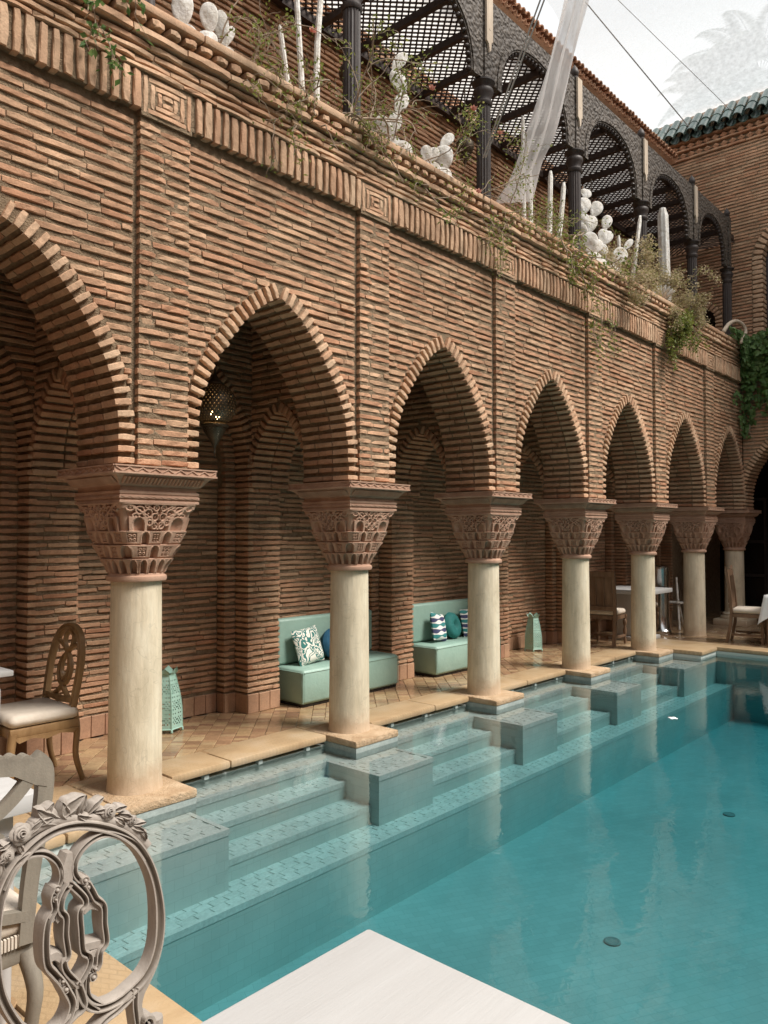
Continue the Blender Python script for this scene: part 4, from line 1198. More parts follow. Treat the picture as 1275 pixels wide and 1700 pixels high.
# ================================================================== PERGOLA
pg = thing('carved_pergola', (7, 4.42, 4.5), 'dark carved wooden pergola with lattice roof above the brick parapet', 'pergola')
PY = 4.42
PF = Frame((0, PY - 0.045, 0), (1, 0, 0), (0, 1, 0))
FP = [np.array(p) for p in spline([(0.70, 6.20), (0.69, 6.36), (0.645, 6.52), (0.56, 6.66), (0.42, 6.78), (0.22, 6.85), (0.0, 6.875)], 4)]
PX_ = [CX[i] for i in range(0, 7)] + [13.93]
post0 = None
for i, x in enumerate(PX_):
    if post0 is None:
        m = MB(); n = 32; a = np.arange(n) * 2 * PI / n
        for (r, z0_, z1_) in ((0.075, 4.5, 5.985),):
            rr = r * (1 - 0.10 * (np.arange(n) % 2)); V = [(rr[j] * math.cos(a[j]) + x, rr[j] * math.sin(a[j]) + PY, z) for z in (z0_, z1_) for j in range(n)]
            m.add(V, [(j, (j + 1) % n, n + (j + 1) % n, n + j) for j in range(n)])
        post0 = m.build('post', 'dark_wood', pg); px0 = x
        m = MB(); m.lathe([(0.08, 5.96), (0.092, 5.98), (0.092, 6.0), (0.078, 6.015), (0.078, 6.05), (0.098, 6.085), (0.104, 6.11), (0.098, 6.135), (0.08, 6.15), (0.085, 6.17), (0.12, 6.20), (0.12, 6.215)], (x, PY, 0), 24); cap0 = m.build('post_capital', 'dark_wood', pg, smooth=True, sharp=40)
        m = MB(); m.lathe([(0.03, 7.10), (0.05, 7.115), (0.05, 7.13), (0.03, 7.14), (0.052, 7.17), (0.055, 7.195), (0.04, 7.235), (0.012, 7.275), (0.003, 7.29)], (x, PY - 0.01, 0), 14); fin0 = m.build('finial', 'dark_wood', pg, smooth=True, sharp=50)
        m = MB(); z0_ = 6.56
        m.prism([(x - 0.055, 7.09), (x + 0.055, 7.09), (x + 0.055, z0_ + 0.06), (x + 0.03, z0_ + 0.055), (x + 0.02, z0_ - 0.03), (x - 0.005, z0_ - 0.06), (x - 0.02, z0_ + 0.02), (x - 0.055, z0_ + 0.05)], 'y', PY - 0.085, PY - 0.062); m.tube([(x, PY - 0.088, 6.74), (x, PY - 0.084, 6.74)], 0.012, 8)
        st0 = m.build('bleached_strip', 'raw_wood', pg)
        m = MB(); m.box((x - 0.06, PY - 0.0615, 6.20), (x + 0.06, PY + 0.035, 7.10)); bk0 = m.build('post_block', 'carved_wood', pg)
    else:
        for s_ in (post0, cap0, fin0, bk0) + ((st0,) if i < 7 else ()):
            c = s_.copy(); C.objects.link(c); c.parent = pg; c.location = (x - px0, 0, 0)
for i in range(7):
    x0, x1 = PX_[i] + 0.062, PX_[i + 1] - 0.062; c = (x0 + x1) / 2; k = (x1 - x0) / 1.809
    P = [np.array((p[0] * k, p[1])) for p in FP]
    m = MB(); arch_core(m, PF, x0, x1, 6.22, 7.095, [c], P, 0.0, 0.06, inset=0.0)
    fz = m.build('carved_frieze', 'carved_wood', pg)
    m = MB(); ri = offset(P, 0.02); ro = offset(P, 0.085)
    for sg in (-1, 1):
        V = []; F = []
        for q, p in enumerate(zip(ri, ro)):
            (a, b) = p
            V += [PF.p(c + sg * a[0], -0.012, a[1]), PF.p(c + sg * b[0], -0.012, min(b[1], 7.06)), PF.p(c + sg * a[0], 0.01, a[1]), PF.p(c + sg * b[0], 0.01, min(b[1], 7.06))]
        for q in range(len(ri) - 1):
            F += [(4 * q, 4 * q + 1, 4 * q + 5, 4 * q + 4), (4 * q, 4 * q + 4, 4 * q + 6, 4 * q + 2), (4 * q + 1, 4 * q + 3, 4 * q + 7, 4 * q + 5)]
        m.add(V, F)
    m.build('arch_moulding', 'carved_wood', fz)
    m = MB()
    for sg in (-1, 1):
        for (p, t) in walk(P, 0.072):
            rad = np.array((t[1], -t[0])); q0 = PF.p(c + sg * p[0], 0.03, p[1]); d = PF.a * (sg * rad[0]) + PF.z * rad[1]
            R = np.stack([PF.a * (sg * t[0]) + PF.z * t[1], PF.b, d], 1)
            m.ell(np.array(q0) - np.array(d) * 0.012, (0.022, 0.028, 0.034), R, 8, 5)
    m.build('scalloped_edge', 'dark_wood', fz)
bx0 = None
x = 0.3
for i in range(42):
    x = 0.35 + i * 0.56
    if x > 13.9: break
    if bx0 is None:
        m = MB(); m.add([(x + a, y, z) for y, zz in ((PY + 0.02, 6.79), (5.755, 6.79)) for a, z in ((-0.026, zz + .03), (0.026, zz + .03), (0.026, zz + 0.105), (-0.026, zz + 0.105))], [(0, 1, 2, 3), (7, 6, 5, 4), (0, 4, 5, 1), (1, 5, 6, 2), (2, 6, 7, 3), (3, 7, 4, 0)]); bx0 = m.build('beam', 'lattice_wood', pg); bx = x
    else:
        c = bx0.copy(); C.objects.link(c); c.parent = pg; c.location = (x - bx, 0, 0)
m = MB(); m.box((-0.5, 5.68, 6.80), (14.5, 5.745, 6.89)); m.box((-0.5, 4.47, 6.90), (14.5, 4.52, 6.98)); m.build('wall_plate', 'lattice_wood', pg)
class Slats(Bricks): pass
BOXU = [(np.array([(-.5, -.5, -.5), (.5, -.5, -.5), (.5, .5, -.5), (-.5, .5, -.5), (-.5, -.5, .5), (.5, -.5, .5), (.5, .5, .5), (-.5, .5, .5)]), [(3, 2, 1, 0), (4, 5, 6, 7), (0, 1, 5, 4), (1, 2, 6, 5), (2, 3, 7, 6), (3, 0, 4, 7)])] * 10
SL = Bricks(); y0, y1 = 4.50, 5.74; w_ = y1 - y0
x = 0.4
while x < 13.9:
    for sg in (-1, 1):
        R = np.stack([(1 / math.sqrt(2), sg / math.sqrt(2), 0), (-sg / math.sqrt(2), 1 / math.sqrt(2), 0), (0, 0, 1)], 1)
        tl = 0.0; Rx = np.array([[1, 0, 0], [0, math.cos(tl), -math.sin(tl)], [0, math.sin(tl), math.cos(tl)]]); R = Rx @ R
        SL.add((x + w_ / 2, (y0 + y1) / 2, 6.910 + (0.006 if sg > 0 else -0.0065)), R, (w_ * math.sqrt(2), 0.018, 0.012), 0.25)
    x += 0.092
UNITS = BOXU * 2; keep = dict(UNIT_MESH); UNIT_MESH.clear()
SL.finish(pg, 'slat', 'lattice_wood', 290, None, 'lattice')
UNIT_MESH.clear(); UNIT_MESH.update(keep); UNITS = BRICK_UNITS

# ---- pierced metal lanterns
def perforated(m, prof, c, n, hole=0.5):
    """lathed shell whose cells are left open in a chequer"""
    c = np.array(c, float); a = np.arange(n) * 2 * PI / n; k = len(prof)
    V = np.concatenate([np.stack([r * np.cos(a), r * np.sin(a), np.full(n, h)], 1) for r, h in prof]) + c
    m.add(V, []); base = m.n - len(V)
    for i in range(k - 1):
        for j in range(n):
            q = [base + i * n + j, base + i * n + (j + 1) % n, base + (i + 1) * n + (j + 1) % n, base + (i + 1) * n + j]
            P = np.array([V[t - base] for t in q]); ctr = P.mean(0); I = ctr + (P - ctr) * hole
            if (i + j) % 2 == 0:
                m.add(I, []); b2 = m.n - 4
                m.f += [(q[t], q[(t + 1) % 4], b2 + (t + 1) % 4, b2 + t) for t in range(4)]
            else: m.f.append(tuple(q))
def globe_lantern(loc, label, r, group, lit, drop, cat='lantern'):
    t = thing('hanging_lantern', loc, label, cat, group)
    x, y, z = loc
    m = MB(); N = 18
    perforated(m, [(r * math.cos(-1.05 + 2.3 * i / N), r * 1.05 * math.sin(-1.05 + 2.3 * i / N)) for i in range(N + 1)], loc, 64, 0.42)
    sh = m.build('pierced_globe', 'dark_metal', t, recalc=False)
    m = MB()
    for th in np.arange(0, 2 * PI, PI / 4):
        for ph in (-0.35, 0.35): m.ell((x + r * 1.01 * math.cos(th + ph) * math.cos(ph), y + r * 1.01 * math.sin(th + ph) * math.cos(ph), z + r * 1.05 * math.sin(ph)), (r * 0.08,) * 3, None, 8, 6)
    m.build('boss', 'dark_metal', sh, smooth=True)
    m = MB(); m.lathe([(r * 0.50, -r * 0.94), (r * 0.66, -r * 0.97), (r * 0.66, -r * 1.05), (r * 0.56, -r * 1.10)], loc, 28); m.build('collar', 'dark_metal', t, smooth=True, sharp=40)
    m = MB(); m.lathe([(r * 0.4, r * 0.9), (r * 0.42, r), (r * 0.2, r * 1.2), (r * 0.06, r * 1.45)], loc, 20); m.build('cap', 'dark_metal', t, smooth=True, sharp=40)
    m = MB(); perforated(m, [(r * (0.58 - 0.36 * (i / 9) ** 1.4), -r * (1.08 + 0.62 * i / 9)) for i in range(10)], loc, 40, 0.6); m.build('lower_basket', 'dark_metal', t, recalc=False)
    m = MB(); m.lathe([(r * 0.22, -r * 1.70), (r * 0.2, -r * 1.78), (r * 0.05, -r * 2.05), (r * 0.03, -r * 2.2), (r * 0.06, -r * 2.25), (r * 0.015, -r * 2.35), (r * 0.015, -r * 2.55)], loc, 14); m.build('drop_finial', 'dark_metal', t, smooth=True, sharp=40)
    m = MB(); m.tube([(x, y, z + r * 1.4), (x, y, z + drop)], 0.008, 6); m.build('chain', 'dark_metal', t)
    if lit:
        m = MB(); m.ell((x - 0.035, y, z - r * 0.42), (0.014, 0.014, 0.02)); m.ell((x + 0.015, y - 0.02, z - r * 0.62), (0.02, 0.02, 0.016)); b_ = m.build('bulb', 'bulb', t, smooth=True)
        ld = bpy.data.lights.new('lantern_light', 'POINT'); ld.energy = 1.2; ld.color = (1, 0.62, 0.28); ld.shadow_soft_size = 0.03
        lo = bpy.data.objects.new('lantern_light', ld); C.objects.link(lo); lo.parent = t; lo.location = (0, 0, -r * 0.3)
    return t
globe_lantern((3.56, 4.95, 2.60), 'large dark pierced metal lantern with lit bulb hanging inside the second arch', 0.165, 'hanging lanterns in the gallery', True, 1.2)
globe_lantern((11.30, 4.98, 2.50), 'pierced metal lantern hanging in the shade of the sixth arch', 0.145, 'hanging lanterns in the gallery', True, 1.26)
for i, (px, pxx) in enumerate(((5.1, 'left of the post with the first bleached strip'), (6.95, 'just right of the first bleached strip'), (8.15, 'behind the leaning white cactus stem'), (10.0, 'right of the big white prickly pear'))):
    globe_lantern((px, 5.0, 5.93), 'dark pierced globe under the lattice, ' + pxx, 0.10, 'globe lanterns under the pergola', False, 0.7)

# ---- standing mint lanterns
def mint_lantern(loc, label, rot):
    t = thing('floor_lantern', loc, label, 'lantern', 'mint floor lanterns')
    x, y, z = loc; n = 6; H = 0.42
    rad = lambda h: 0.130 - 0.012 * h / H - 0.048 * max(0, (h / H - 0.35) / 0.65) ** 1.5
    cor = lambda k, h: np.array((x + rad(h) * math.cos(rot + k * PI / 3), y + rad(h) * math.sin(rot + k * PI / 3), z + 0.03 + h))
    m = MB()
    for k in range(n):
        NU, NV = 10, 26
        G = [[None] * (NU + 1) for _ in range(NV + 1)]
        for j in range(NV + 1):
            h = H * j / NV; a, b = cor(k, h), cor(k + 1, h)
            for i in range(NU + 1): G[j][i] = a + (b - a) * i / NU
        for j in range(NV):
            for i in range(NU):
                q = [G[j][i], G[j][i + 1], G[j + 1][i + 1], G[j + 1][i]]; c = sum(q) / 4
                edge = i in (0, NU - 1) or j in (0, 1, NV - 1)
                ii = min(i, NU - 1 - i); rosette = ((j % 8) in (1, 2, 4, 5) and (ii + j) % 2 == 0) or (j % 8 in (3, 7) and ii % 2 == 1)
                if edge or not rosette: m.add(q, [(0, 1, 2, 3)])
                else: m.add(q + [c + (p - c) * 0.72 for p in q], [(0, 1, 5, 4), (1, 2, 6, 5), (2, 3, 7, 6), (3, 0, 4, 7)])
    m.build('pierced_panel', 'mint_metal', t, recalc=False)
    m = MB()
    for k in range(n):
        m.tube([cor(k, H * j / 10) for j in range(11)], 0.0045, 5)
        m.tube([cor(k, 0), cor(k + 1, 0)], 0.006, 5); m.tube([cor(k, H), cor(k + 1, H)], 0.005, 5)
    m.build('frame', 'mint_metal', t)
    m = MB()
    for k in range(n):
        a, b = cor(k, H), cor(k + 1, H); c = (a + b) / 2; o = np.array((c[0] - x, c[1] - y, 0)); o = o / np.linalg.norm(o)
        V = [a, b, b + o * 0.022 + (0, 0, 0.028), c + o * 0.028 + (0, 0, 0.060), a + o * 0.022 + (0, 0, 0.028)]
        m.add(V, [(0, 1, 2, 3, 4)])
    m.build('petal_rim', 'mint_metal', t)
    for k in range(n):
        m = MB(); p = cor(k, 0); m.lathe([(0.006, 0), (0.011, 0.006), (0.008, 0.02), (0.006, 0.032)], (p[0], p[1], z), 8); m.build('foot', 'mint_metal', t, smooth=True)
mint_lantern((3.50, 5.50, 0.003), 'mint green pierced metal lantern on the floor, half hidden by the nearest column', 0.3)
mint_lantern((9.20, 5.50, 0.003), 'mint green pierced metal lantern on the floor right of the second sofa', 0.55)

# ================================================================== SOFAS AND CUSHIONS
def sofa(x0, x1, label):
    t = thing('gallery_sofa', ((x0 + x1) / 2, 5.44, 0), label, 'sofa', 'green gallery sofas')
    m = MB(); m.bbox((x0, 5.25, 0.025), (x1, 5.655, 0.345), 0.035); o = m.build('seat_base', 'sofa', t, smooth=True, sharp=60)
    m = MB()
    for (a, b) in (((x0 + 0.02, 5.249, 0.318), (x1 - 0.02, 5.249, 0.318)), ((x0 - 0.001, 5.26, 0.318), (x0 - 0.001, 5.58, 0.318)), ((x0 + 0.006, 5.256, 0.04), (x0 + 0.006, 5.256, 0.325)), ((x1 - 0.006, 5.256, 0.04), (x1 - 0.006, 5.256, 0.325))): m.tube([a, b], 0.004, 5)
    m.build('piping', 'sofa', o)
    m = MB(); m.box((x0 + 0.02, 5.27, 0.004), (x1 - 0.02, 5.58, 0.03)); m.build('plinth', 'black', t)
    m = MB(); m.bbox((x0, 5.60, 0.347), (x1 - 0.02, 5.70, 0.785), 0.03); m.build('backrest', 'sofa', t, smooth=True, sharp=60)
sofa(4.76, 6.10, 'sage green leatherette sofa with leaf print and dark blue cushions behind a column')
sofa(6.74, 8.02, 'sage green leatherette sofa with two wave print cushions and a round teal one')
def pillow(name, c, w, h, d, tilt, yaw, roll, mat, label, group=None):
    t = thing(name, c, label, 'cushion', group)
    N = 14; m = MB()
    R = np.array(Euler((tilt, roll, yaw), 'XYZ').to_matrix())
    for sg in (-1, 1):
        V = []
        for j in range(N + 1):
            for i in range(N + 1):
                u, v = 2 * i / N - 1, 2 * j / N - 1
                e = ((1 - u ** 4) * (1 - v ** 4)) ** 0.5
                pin = 1 - 0.07 * (1 - abs(v) ** 2) * 0 - 0.06 * (1 - v * v) * (abs(u) > 0.999) - 0.0
                V.append((u * w / 2 * (1 - 0.05 * (1 - v * v)), sg * d / 2 * e, v * h / 2 * (1 - 0.05 * (1 - u * u))))
        V = np.array(V) @ R.T + np.array(c) + np.array((0, 0, 0))
        F = [(j * (N + 1) + i, j * (N + 1) + i + 1, (j + 1) * (N + 1) + i + 1, (j + 1) * (N + 1) + i) for j in range(N) for i in range(N)]
        m.add(V, F)
    m.build('cover', mat, t, smooth=True)
    return t
pillow('square_cushion', (5.06, 5.51, 0.345 + 0.17), 0.36, 0.35, 0.11, -0.30, 0.12, -0.08, 'print_leaf', 'square cushion with teal and cream leaf print leaning on the first sofa')
pillow('striped_cushion', (7.08, 5.49, 0.345 + 0.168), 0.27, 0.33, 0.10, -0.28, 0.10, 0.20, 'print_wave', 'wave print cushion leaning over to the left of the round teal cushion', 'wave print cushions on the second sofa')
pillow('striped_cushion', (7.76, 5.53, 0.345 + 0.165), 0.36, 0.33, 0.10, -0.22, 0.05, 0.0, 'print_wave', 'upright wave print cushion right of the round teal cushion, cut by a column', 'wave print cushions on the second sofa')
def round_cushion(c, r, mat, label):
    t = thing('round_cushion', c, label, 'cushion')
    n, k = 48, 12; V = []; R = np.array(Euler((-0.28, 0, 0.15), 'XYZ').to_matrix()); m = MB()
    for sg in (-1, 1):
        V = [(0, sg * 0.012, 0)]; F = []
        for i in range(1, k + 1):
            f = i / k; th = 0.062 * (1 - f ** 5) ** 0.6 * (0.35 + 0.65 * min(1, f * 2.6))
            for j in range(n):
                a = 2 * PI * j / n; pl_ = 1 + 0.05 * math.cos(a * 16) * math.sin(PI * f)
                V.append((r * f * math.cos(a), sg * th * pl_, r * f * math.sin(a)))
        F += [(0, 1 + j, 1 + (j + 1) % n) for j in range(n)]
        F += [(1 + (i - 1) * n + j, 1 + i * n + j, 1 + i * n + (j + 1) % n, 1 + (i - 1) * n + (j + 1) % n) for i in range(1, k) for j in range(n)]
        m.add(np.array(V) @ R.T + np.array(c), F)
    m.build('cover', mat, t, smooth=True)
    m = MB(); p = R @ np.array((0, -0.018, 0)) + np.array(c); m.ell(p, (0.02, 0.012, 0.02), R); m.build('button', mat, t, smooth=True)
round_cushion((5.41, 5.52, 0.345 + 0.15), 0.155, 'blue_cloth', 'round dark blue buttoned cushion next to the leaf print one, half behind a column')
round_cushion((7.40, 5.53, 0.345 + 0.155), 0.16, 'teal_cloth', 'round teal buttoned cushion between two wave print cushions')

# ================================================================== TABLES AND CHAIRS
def table(name, lo, hi, th, label, legs=True, mat='table_white'):
    t = thing(name, ((lo[0] + hi[0]) / 2, (lo[1] + hi[1]) / 2, 0.002), label, 'table')
    z = hi[2]
    m = MB(); m.bbox((lo[0], lo[1], z - th), (hi[0], hi[1], z), 0.006); m.build('tabletop', mat, t, smooth=True, sharp=40)
    m = MB(); m.box((lo[0] + 0.06, lo[1] + 0.06, z - th - 0.08), (hi[0] - 0.06, hi[1] - 0.06, z - th - 0.001)); m.build('apron', mat, t)
    for sx in (lo[0] + 0.08, hi[0] - 0.08):
        for sy in (lo[1] + 0.08, hi[1] - 0.08):
            m = MB(); m.lathe([(0.022, 0.003), (0.026, 0.05), (0.03, 0.4), (0.034, z - th - 0.082)], (sx, sy, 0), 12); m.build('leg', mat, t, smooth=True, sharp=40)
    return t
table('dining_table', (-0.15, 0.13, 0), (1.217, 1.133, 0.76), 0.035, 'pale limed table corner in the foreground at the bottom edge')
table('side_table', (0.30, 2.56, 0), (1.155, 3.40, 0.745), 0.06, 'thick white table top behind the grey scalloped chair back')
table('side_table', (1.2, 4.85, 0), (2.02, 5.55, 0.76), 0.035, 'white table edge in front of the golden oval back chair, at the left edge')

STROKE_N = 0
def stroke(m, pts, w, d, org, ua, wa, na, moulded=True, n=6, closed=False, d0=0.0):
    """moulded band along pts (u, w) in the plane (ua, wa); na points to the front"""
    global STROKE_N
    STROKE_N = (STROKE_N + 1) % 23; d0 = d0 - 0.00033 * STROKE_N; d = d + 0.0005 * STROKE_N
    P = spline(pts, n, closed); P = [np.array(p[:2]) for p in P]; k = len(P)
    W = w if hasattr(w, '__len__') else [w] * k
    if len(W) != k: W = np.interp(np.linspace(0, 1, k), np.linspace(0, 1, len(W)), W)
    sec = [(-.5, 0), (-.5, .72), (-.40, .97), (-.27, .98), (-.17, .78), (0, .72), (.17, .78), (.27, .98), (.40, .97), (.5, .72), (.5, 0)] if moulded else [(-.5, 0), (-.5, .8), (-.36, 1), (.36, 1), (.5, .8), (.5, 0)]
    q = len(sec); V = []
    for i, p in enumerate(P):
        a = P[(i - 1) % k] if (closed or i > 0) else p; b = P[(i + 1) % k] if (closed or i < k - 1) else p
        t = b - a; l = np.linalg.norm(t); t = t / l if l > 1e-9 else np.array((1, 0)); nn = np.array((-t[1], t[0]))
        for s_, h in sec:
            c = p + nn * s_ * W[i]
            V.append(np.array(org) + np.array(ua) * c[0] + np.array(wa) * c[1] + np.array(na) * (d0 + h * d))
    F = []
    for i in range(k if closed else k - 1):
        j = (i + 1) % k
        F += [(i * q + s_, i * q + (s_ + 1) % q, j * q + (s_ + 1) % q, j * q + s_) for s_ in range(q)]
    if not closed: F += [tuple(range(q - 1, -1, -1)), tuple((k - 1) * q + s_ for s_ in range(q))]
    m.add(V, F)
def px_plane(Y):
    """traced points of the chair back, turned into metres in its plane"""
    def f(pts):
        out = []
        for cx, cy in pts:
            x, y = cx / 4.248, 1300 + cy / 4.248
            d = _F + _R * ((x - 637.5) / 1277) - _U * ((y - 850) / 1277); t = Y / d.y
            out.append((d.x * t, 1.6 + d.z * t))
        return out
    return f
CY = 1.50
CH = thing('carved_chair', (0.77, 1.5, 0.002), 'limed wood chair with openwork oval back and carved roses, in the foreground at left', 'chair')
pp = px_plane(CY); K = 1 / 4.248 * CY * 1.04 / 1277 * 1.16
ORG, UA, WA, NA = (0, CY + 0.012, 0), (1, 0, 0), (0, 0, 1), (0, -1, 0)
m = MB()
HO = [(-42, 1330), (-52, 1130), (-38, 920), (0, 750), (60, 620), (150, 500), (260, 395), (390, 320), (540, 288), (690, 300), (830, 345), (940, 425), (1022, 545), (1076, 700), (1102, 890), (1096, 1080), (1060, 1230), (1000, 1345), (930, 1425), (840, 1500), (740, 1552), (650, 1568), (585, 1535), (548, 1470), (530, 1400)]
stroke(m, pp(HO), [62 * K] * 8 + [66 * K] * 5 + [84 * K] * 5 + [62 * K] * 5, 0.030, ORG, UA, WA, NA)
stroke(m, pp([(-42, 1330), (-10, 1480), (60, 1620), (160, 1740), (300, 1810)]), 58 * K, 0.030, ORG, UA, WA, NA)
stroke(m, pp([(1125, 900), (1122, 1080), (1088, 1240), (1028, 1380), (978, 1480), (962, 1580), (985, 1650), (1020, 1690)]), [30 * K, 48 * K, 60 * K, 66 * K, 60 * K, 44 * K], 0.026, (0, CY + 0.016, 0), UA, WA, NA, False)
stroke(m, pp([(985, 1650), (1005, 1690), (1045, 1672), (1040, 1625), (1000, 1622), (988, 1655), (1012, 1668)]), 26 * K, 0.036, ORG, UA, WA, NA, False)
stroke(m, pp([(930, 1430), (925, 1540), (935, 1640), (950, 1760)]), [52 * K, 40 * K], 0.030, ORG, UA, WA, NA)
stroke(m, pp([(915, 1470), (820, 1570), (720, 1650), (620, 1760)]), [56 * K, 50 * K], 0.030, ORG, UA, WA, NA)
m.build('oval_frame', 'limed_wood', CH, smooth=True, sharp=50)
m = MB()
stroke(m, pp([(1012, 520), (940, 425), (840, 372), (735, 350), (640, 385), (560, 455), (512, 535), (505, 610), (535, 665), (575, 682), (592, 665), (575, 650)]), [44 * K] * 4 + [40 * K, 30 * K], 0.027, ORG, UA, WA, NA)
stroke(m, pp([(-5, 740), (55, 610), (130, 530), (215, 490), (310, 492), (385, 545), (412, 620), (402, 690), (370, 735)]), [44 * K] * 4 + [38 * K, 32 * K], 0.027, ORG, UA, WA, NA)
stroke(m, pp([(470, 480), (455, 600), (462, 700)]), [40 * K, 95 * K, 60 * K], 0.025, ORG, UA, WA, NA, False)
stroke(m, pp([(372, 725), (345, 790), (350, 870), (305, 960), (290, 1100), (302, 1255), (355, 1325), (400, 1375), (440, 1440), (478, 1530), (440, 1650), (370, 1740)]), [52 * K, 50 * K, 55 * K, 55 * K, 58 * K, 50 * K], 0.034, ORG, UA, WA, NA)
stroke(m, pp([(460, 690), (405, 790), (396, 880), (430, 925), (428, 1050), (445, 1185), (418, 1240), (440, 1310), (520, 1395)]), 48 * K, 0.034, ORG, UA, WA, NA)
stroke(m, pp([(460, 690), (555, 780), (565, 835), (530, 885), (535, 1010), (550, 1160), (598, 1200), (590, 1270), (520, 1395)]), 48 * K, 0.034, ORG, UA, WA, NA)
stroke(m, pp([(585, 690), (615, 740), (645, 795), (695, 845), (700, 960), (712, 1095), (672, 1165), (662, 1250), (640, 1290)]), [50 * K, 50 * K, 48 * K, 50 * K, 50 * K], 0.034, ORG, UA, WA, NA)
for q in ([(330, 950), (370, 915), (400, 950)], [(310, 1230), (370, 1200), (430, 1235)], [(560, 890), (620, 845), (690, 860)], [(570, 1140), (630, 1125), (700, 1110)], [(600, 1200), (640, 1180), (670, 1180)], [(420, 1380), (480, 1400), (540, 1400)]):
    stroke(m, pp(q), 58 * K, 0.026, ORG, UA, WA, NA, False)
stroke(m, pp([(520, 1390), (545, 1480), (548, 1560), (500, 1610), (420, 1700), (330, 1780)]), [50 * K, 90 * K, 64 * K, 50 * K], 0.028, ORG, UA, WA, NA)
stroke(m, pp([(640, 1345), (600, 1330), (590, 1420), (610, 1500), (690, 1555)]), [24 * K, 34 * K, 50 * K], 0.027, ORG, UA, WA, NA)
for (a, b, r) in ((570, 668, 24), (590, 712, 20), (372, 735, 26), (362, 800, 20), (640, 1285, 24), (628, 1345, 28), (412, 1372, 24), (435, 1430, 28)):
    u, w2 = pp([(a, b)])[0]; m.lathe([(r * K, 0), (r * K, 0.026), (r * K * 0.85, 0.032), (r * K * 0.5, 0.030), (r * K * 0.42, 0.034), (0.0006, 0.036)], (u, CY + 0.012, w2), 16, ax=np.array([[1, 0, 0], [0, 0, -1], [0, 1, 0]]))
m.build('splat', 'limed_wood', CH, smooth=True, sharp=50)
def rose(m, c, r, axN, seed):
    rr = random.Random(seed); N = Vector(axN).normalized(); A1 = N.cross(Vector((0, 0, 1))).normalized(); A2 = N.cross(A1)
    for ring_, (cnt, rad, hgt, tilt) in enumerate(((5, 1.0, 0.10, 0.25), (5, 0.72, 0.22, 0.55), (4, 0.46, 0.34, 0.9), (3, 0.24, 0.42, 1.2))):
        for i in range(cnt):
            a = 2 * PI * (i + 0.5 * ring_) / cnt + rr.uniform(-.15, .15); V = []; n_ = 6
            for j in range(4):
                for k in range(n_ + 1):
                    b = a + (k / n_ - 0.5) * 2 * PI / cnt * 1.25; f = j / 3; q = rad * (0.35 + 0.65 * f) * (1 - 0.16 * abs(k / n_ - 0.5) * 2 * f)
                    curl = 0.10 * math.sin(PI * f) + hgt * 1.1 + tilt * 0.34 * f - 0.12 * f * f
                    V.append(tuple(Vector(c) + A1 * r * q * math.cos(b) + A2 * r * q * math.sin(b) + N * r * curl))
            m.add(V, [(j * (n_ + 1) + k, j * (n_ + 1) + k + 1, (j + 1) * (n_ + 1) + k + 1, (j + 1) * (n_ + 1) + k) for j in range(3) for k in range(n_)])
    m.ell(tuple(Vector(c)), (r * 0.62, r * 0.14, r * 0.62), None, 10, 6)
    m.ell(tuple(Vector(c) + N * r * 0.36), (r * 0.22, r * 0.16, r * 0.22), None, 8, 6)
def carved_leaf(m, c, ang, l, w, th=0.009):
    n_, q_ = 10, 9; V = []; ca, sa = math.cos(ang), math.sin(ang)
    for i in range(n_ + 1):
        f = i / n_; ww = w * math.sin(PI * min(1, f * 0.95 + 0.05)) ** 0.75 * (1 + 0.10 * math.sin(f * 16)) + 0.001
        for k in range(q_):
            s_ = k / (q_ - 1) - 0.5
            h = th * (1.0 - 3.2 * s_ * s_) + th * 0.9 * math.sin(f * PI * 0.8) - 0.7 * th * math.exp(-(s_ / 0.10) ** 2) + th * 0.35 * math.cos(s_ * 22)
            u = f * l; v = s_ * ww + 0.12 * w * math.sin(f * PI)
            V.append((c[0] + u * ca - v * sa, c[1] - th * 0.6 - h, c[2] + u * sa + v * ca))
    F = [(i * q_ + k, i * q_ + k + 1, (i + 1) * q_ + k + 1, (i + 1) * q_ + k) for i in range(n_) for k in range(q_ - 1)]
    b = len(V); V += [(v[0], c[1] + 0.004, v[2]) for v in V]
    F += [(i * q_, (i + 1) * q_, b + (i + 1) * q_, b + i * q_) for i in range(n_)] + [(i * q_ + q_ - 1, b + i * q_ + q_ - 1, b + (i + 1) * q_ + q_ - 1, (i + 1) * q_ + q_ - 1) for i in range(n_)]
    m.add(V, F)
m = MB()
cp = lambda a, b, y=CY - 0.008: (pp([(a, b)])[0][0], y, pp([(a, b)])[0][1])
for (a, b, r, s_) in ((122, 345, 66, 1), (745, 190, 52, 2), (910, 252, 36, 3), (35, 500, 40, 4), (560, 330, 0, 5)):
    if r: m = MB(); rose(m, cp(a, b, CY - 0.012), r * K, (0, -1, 0.15), s_); m.build('carved_rose', 'limed_wood', CH, smooth=True, sharp=80)
m = MB()
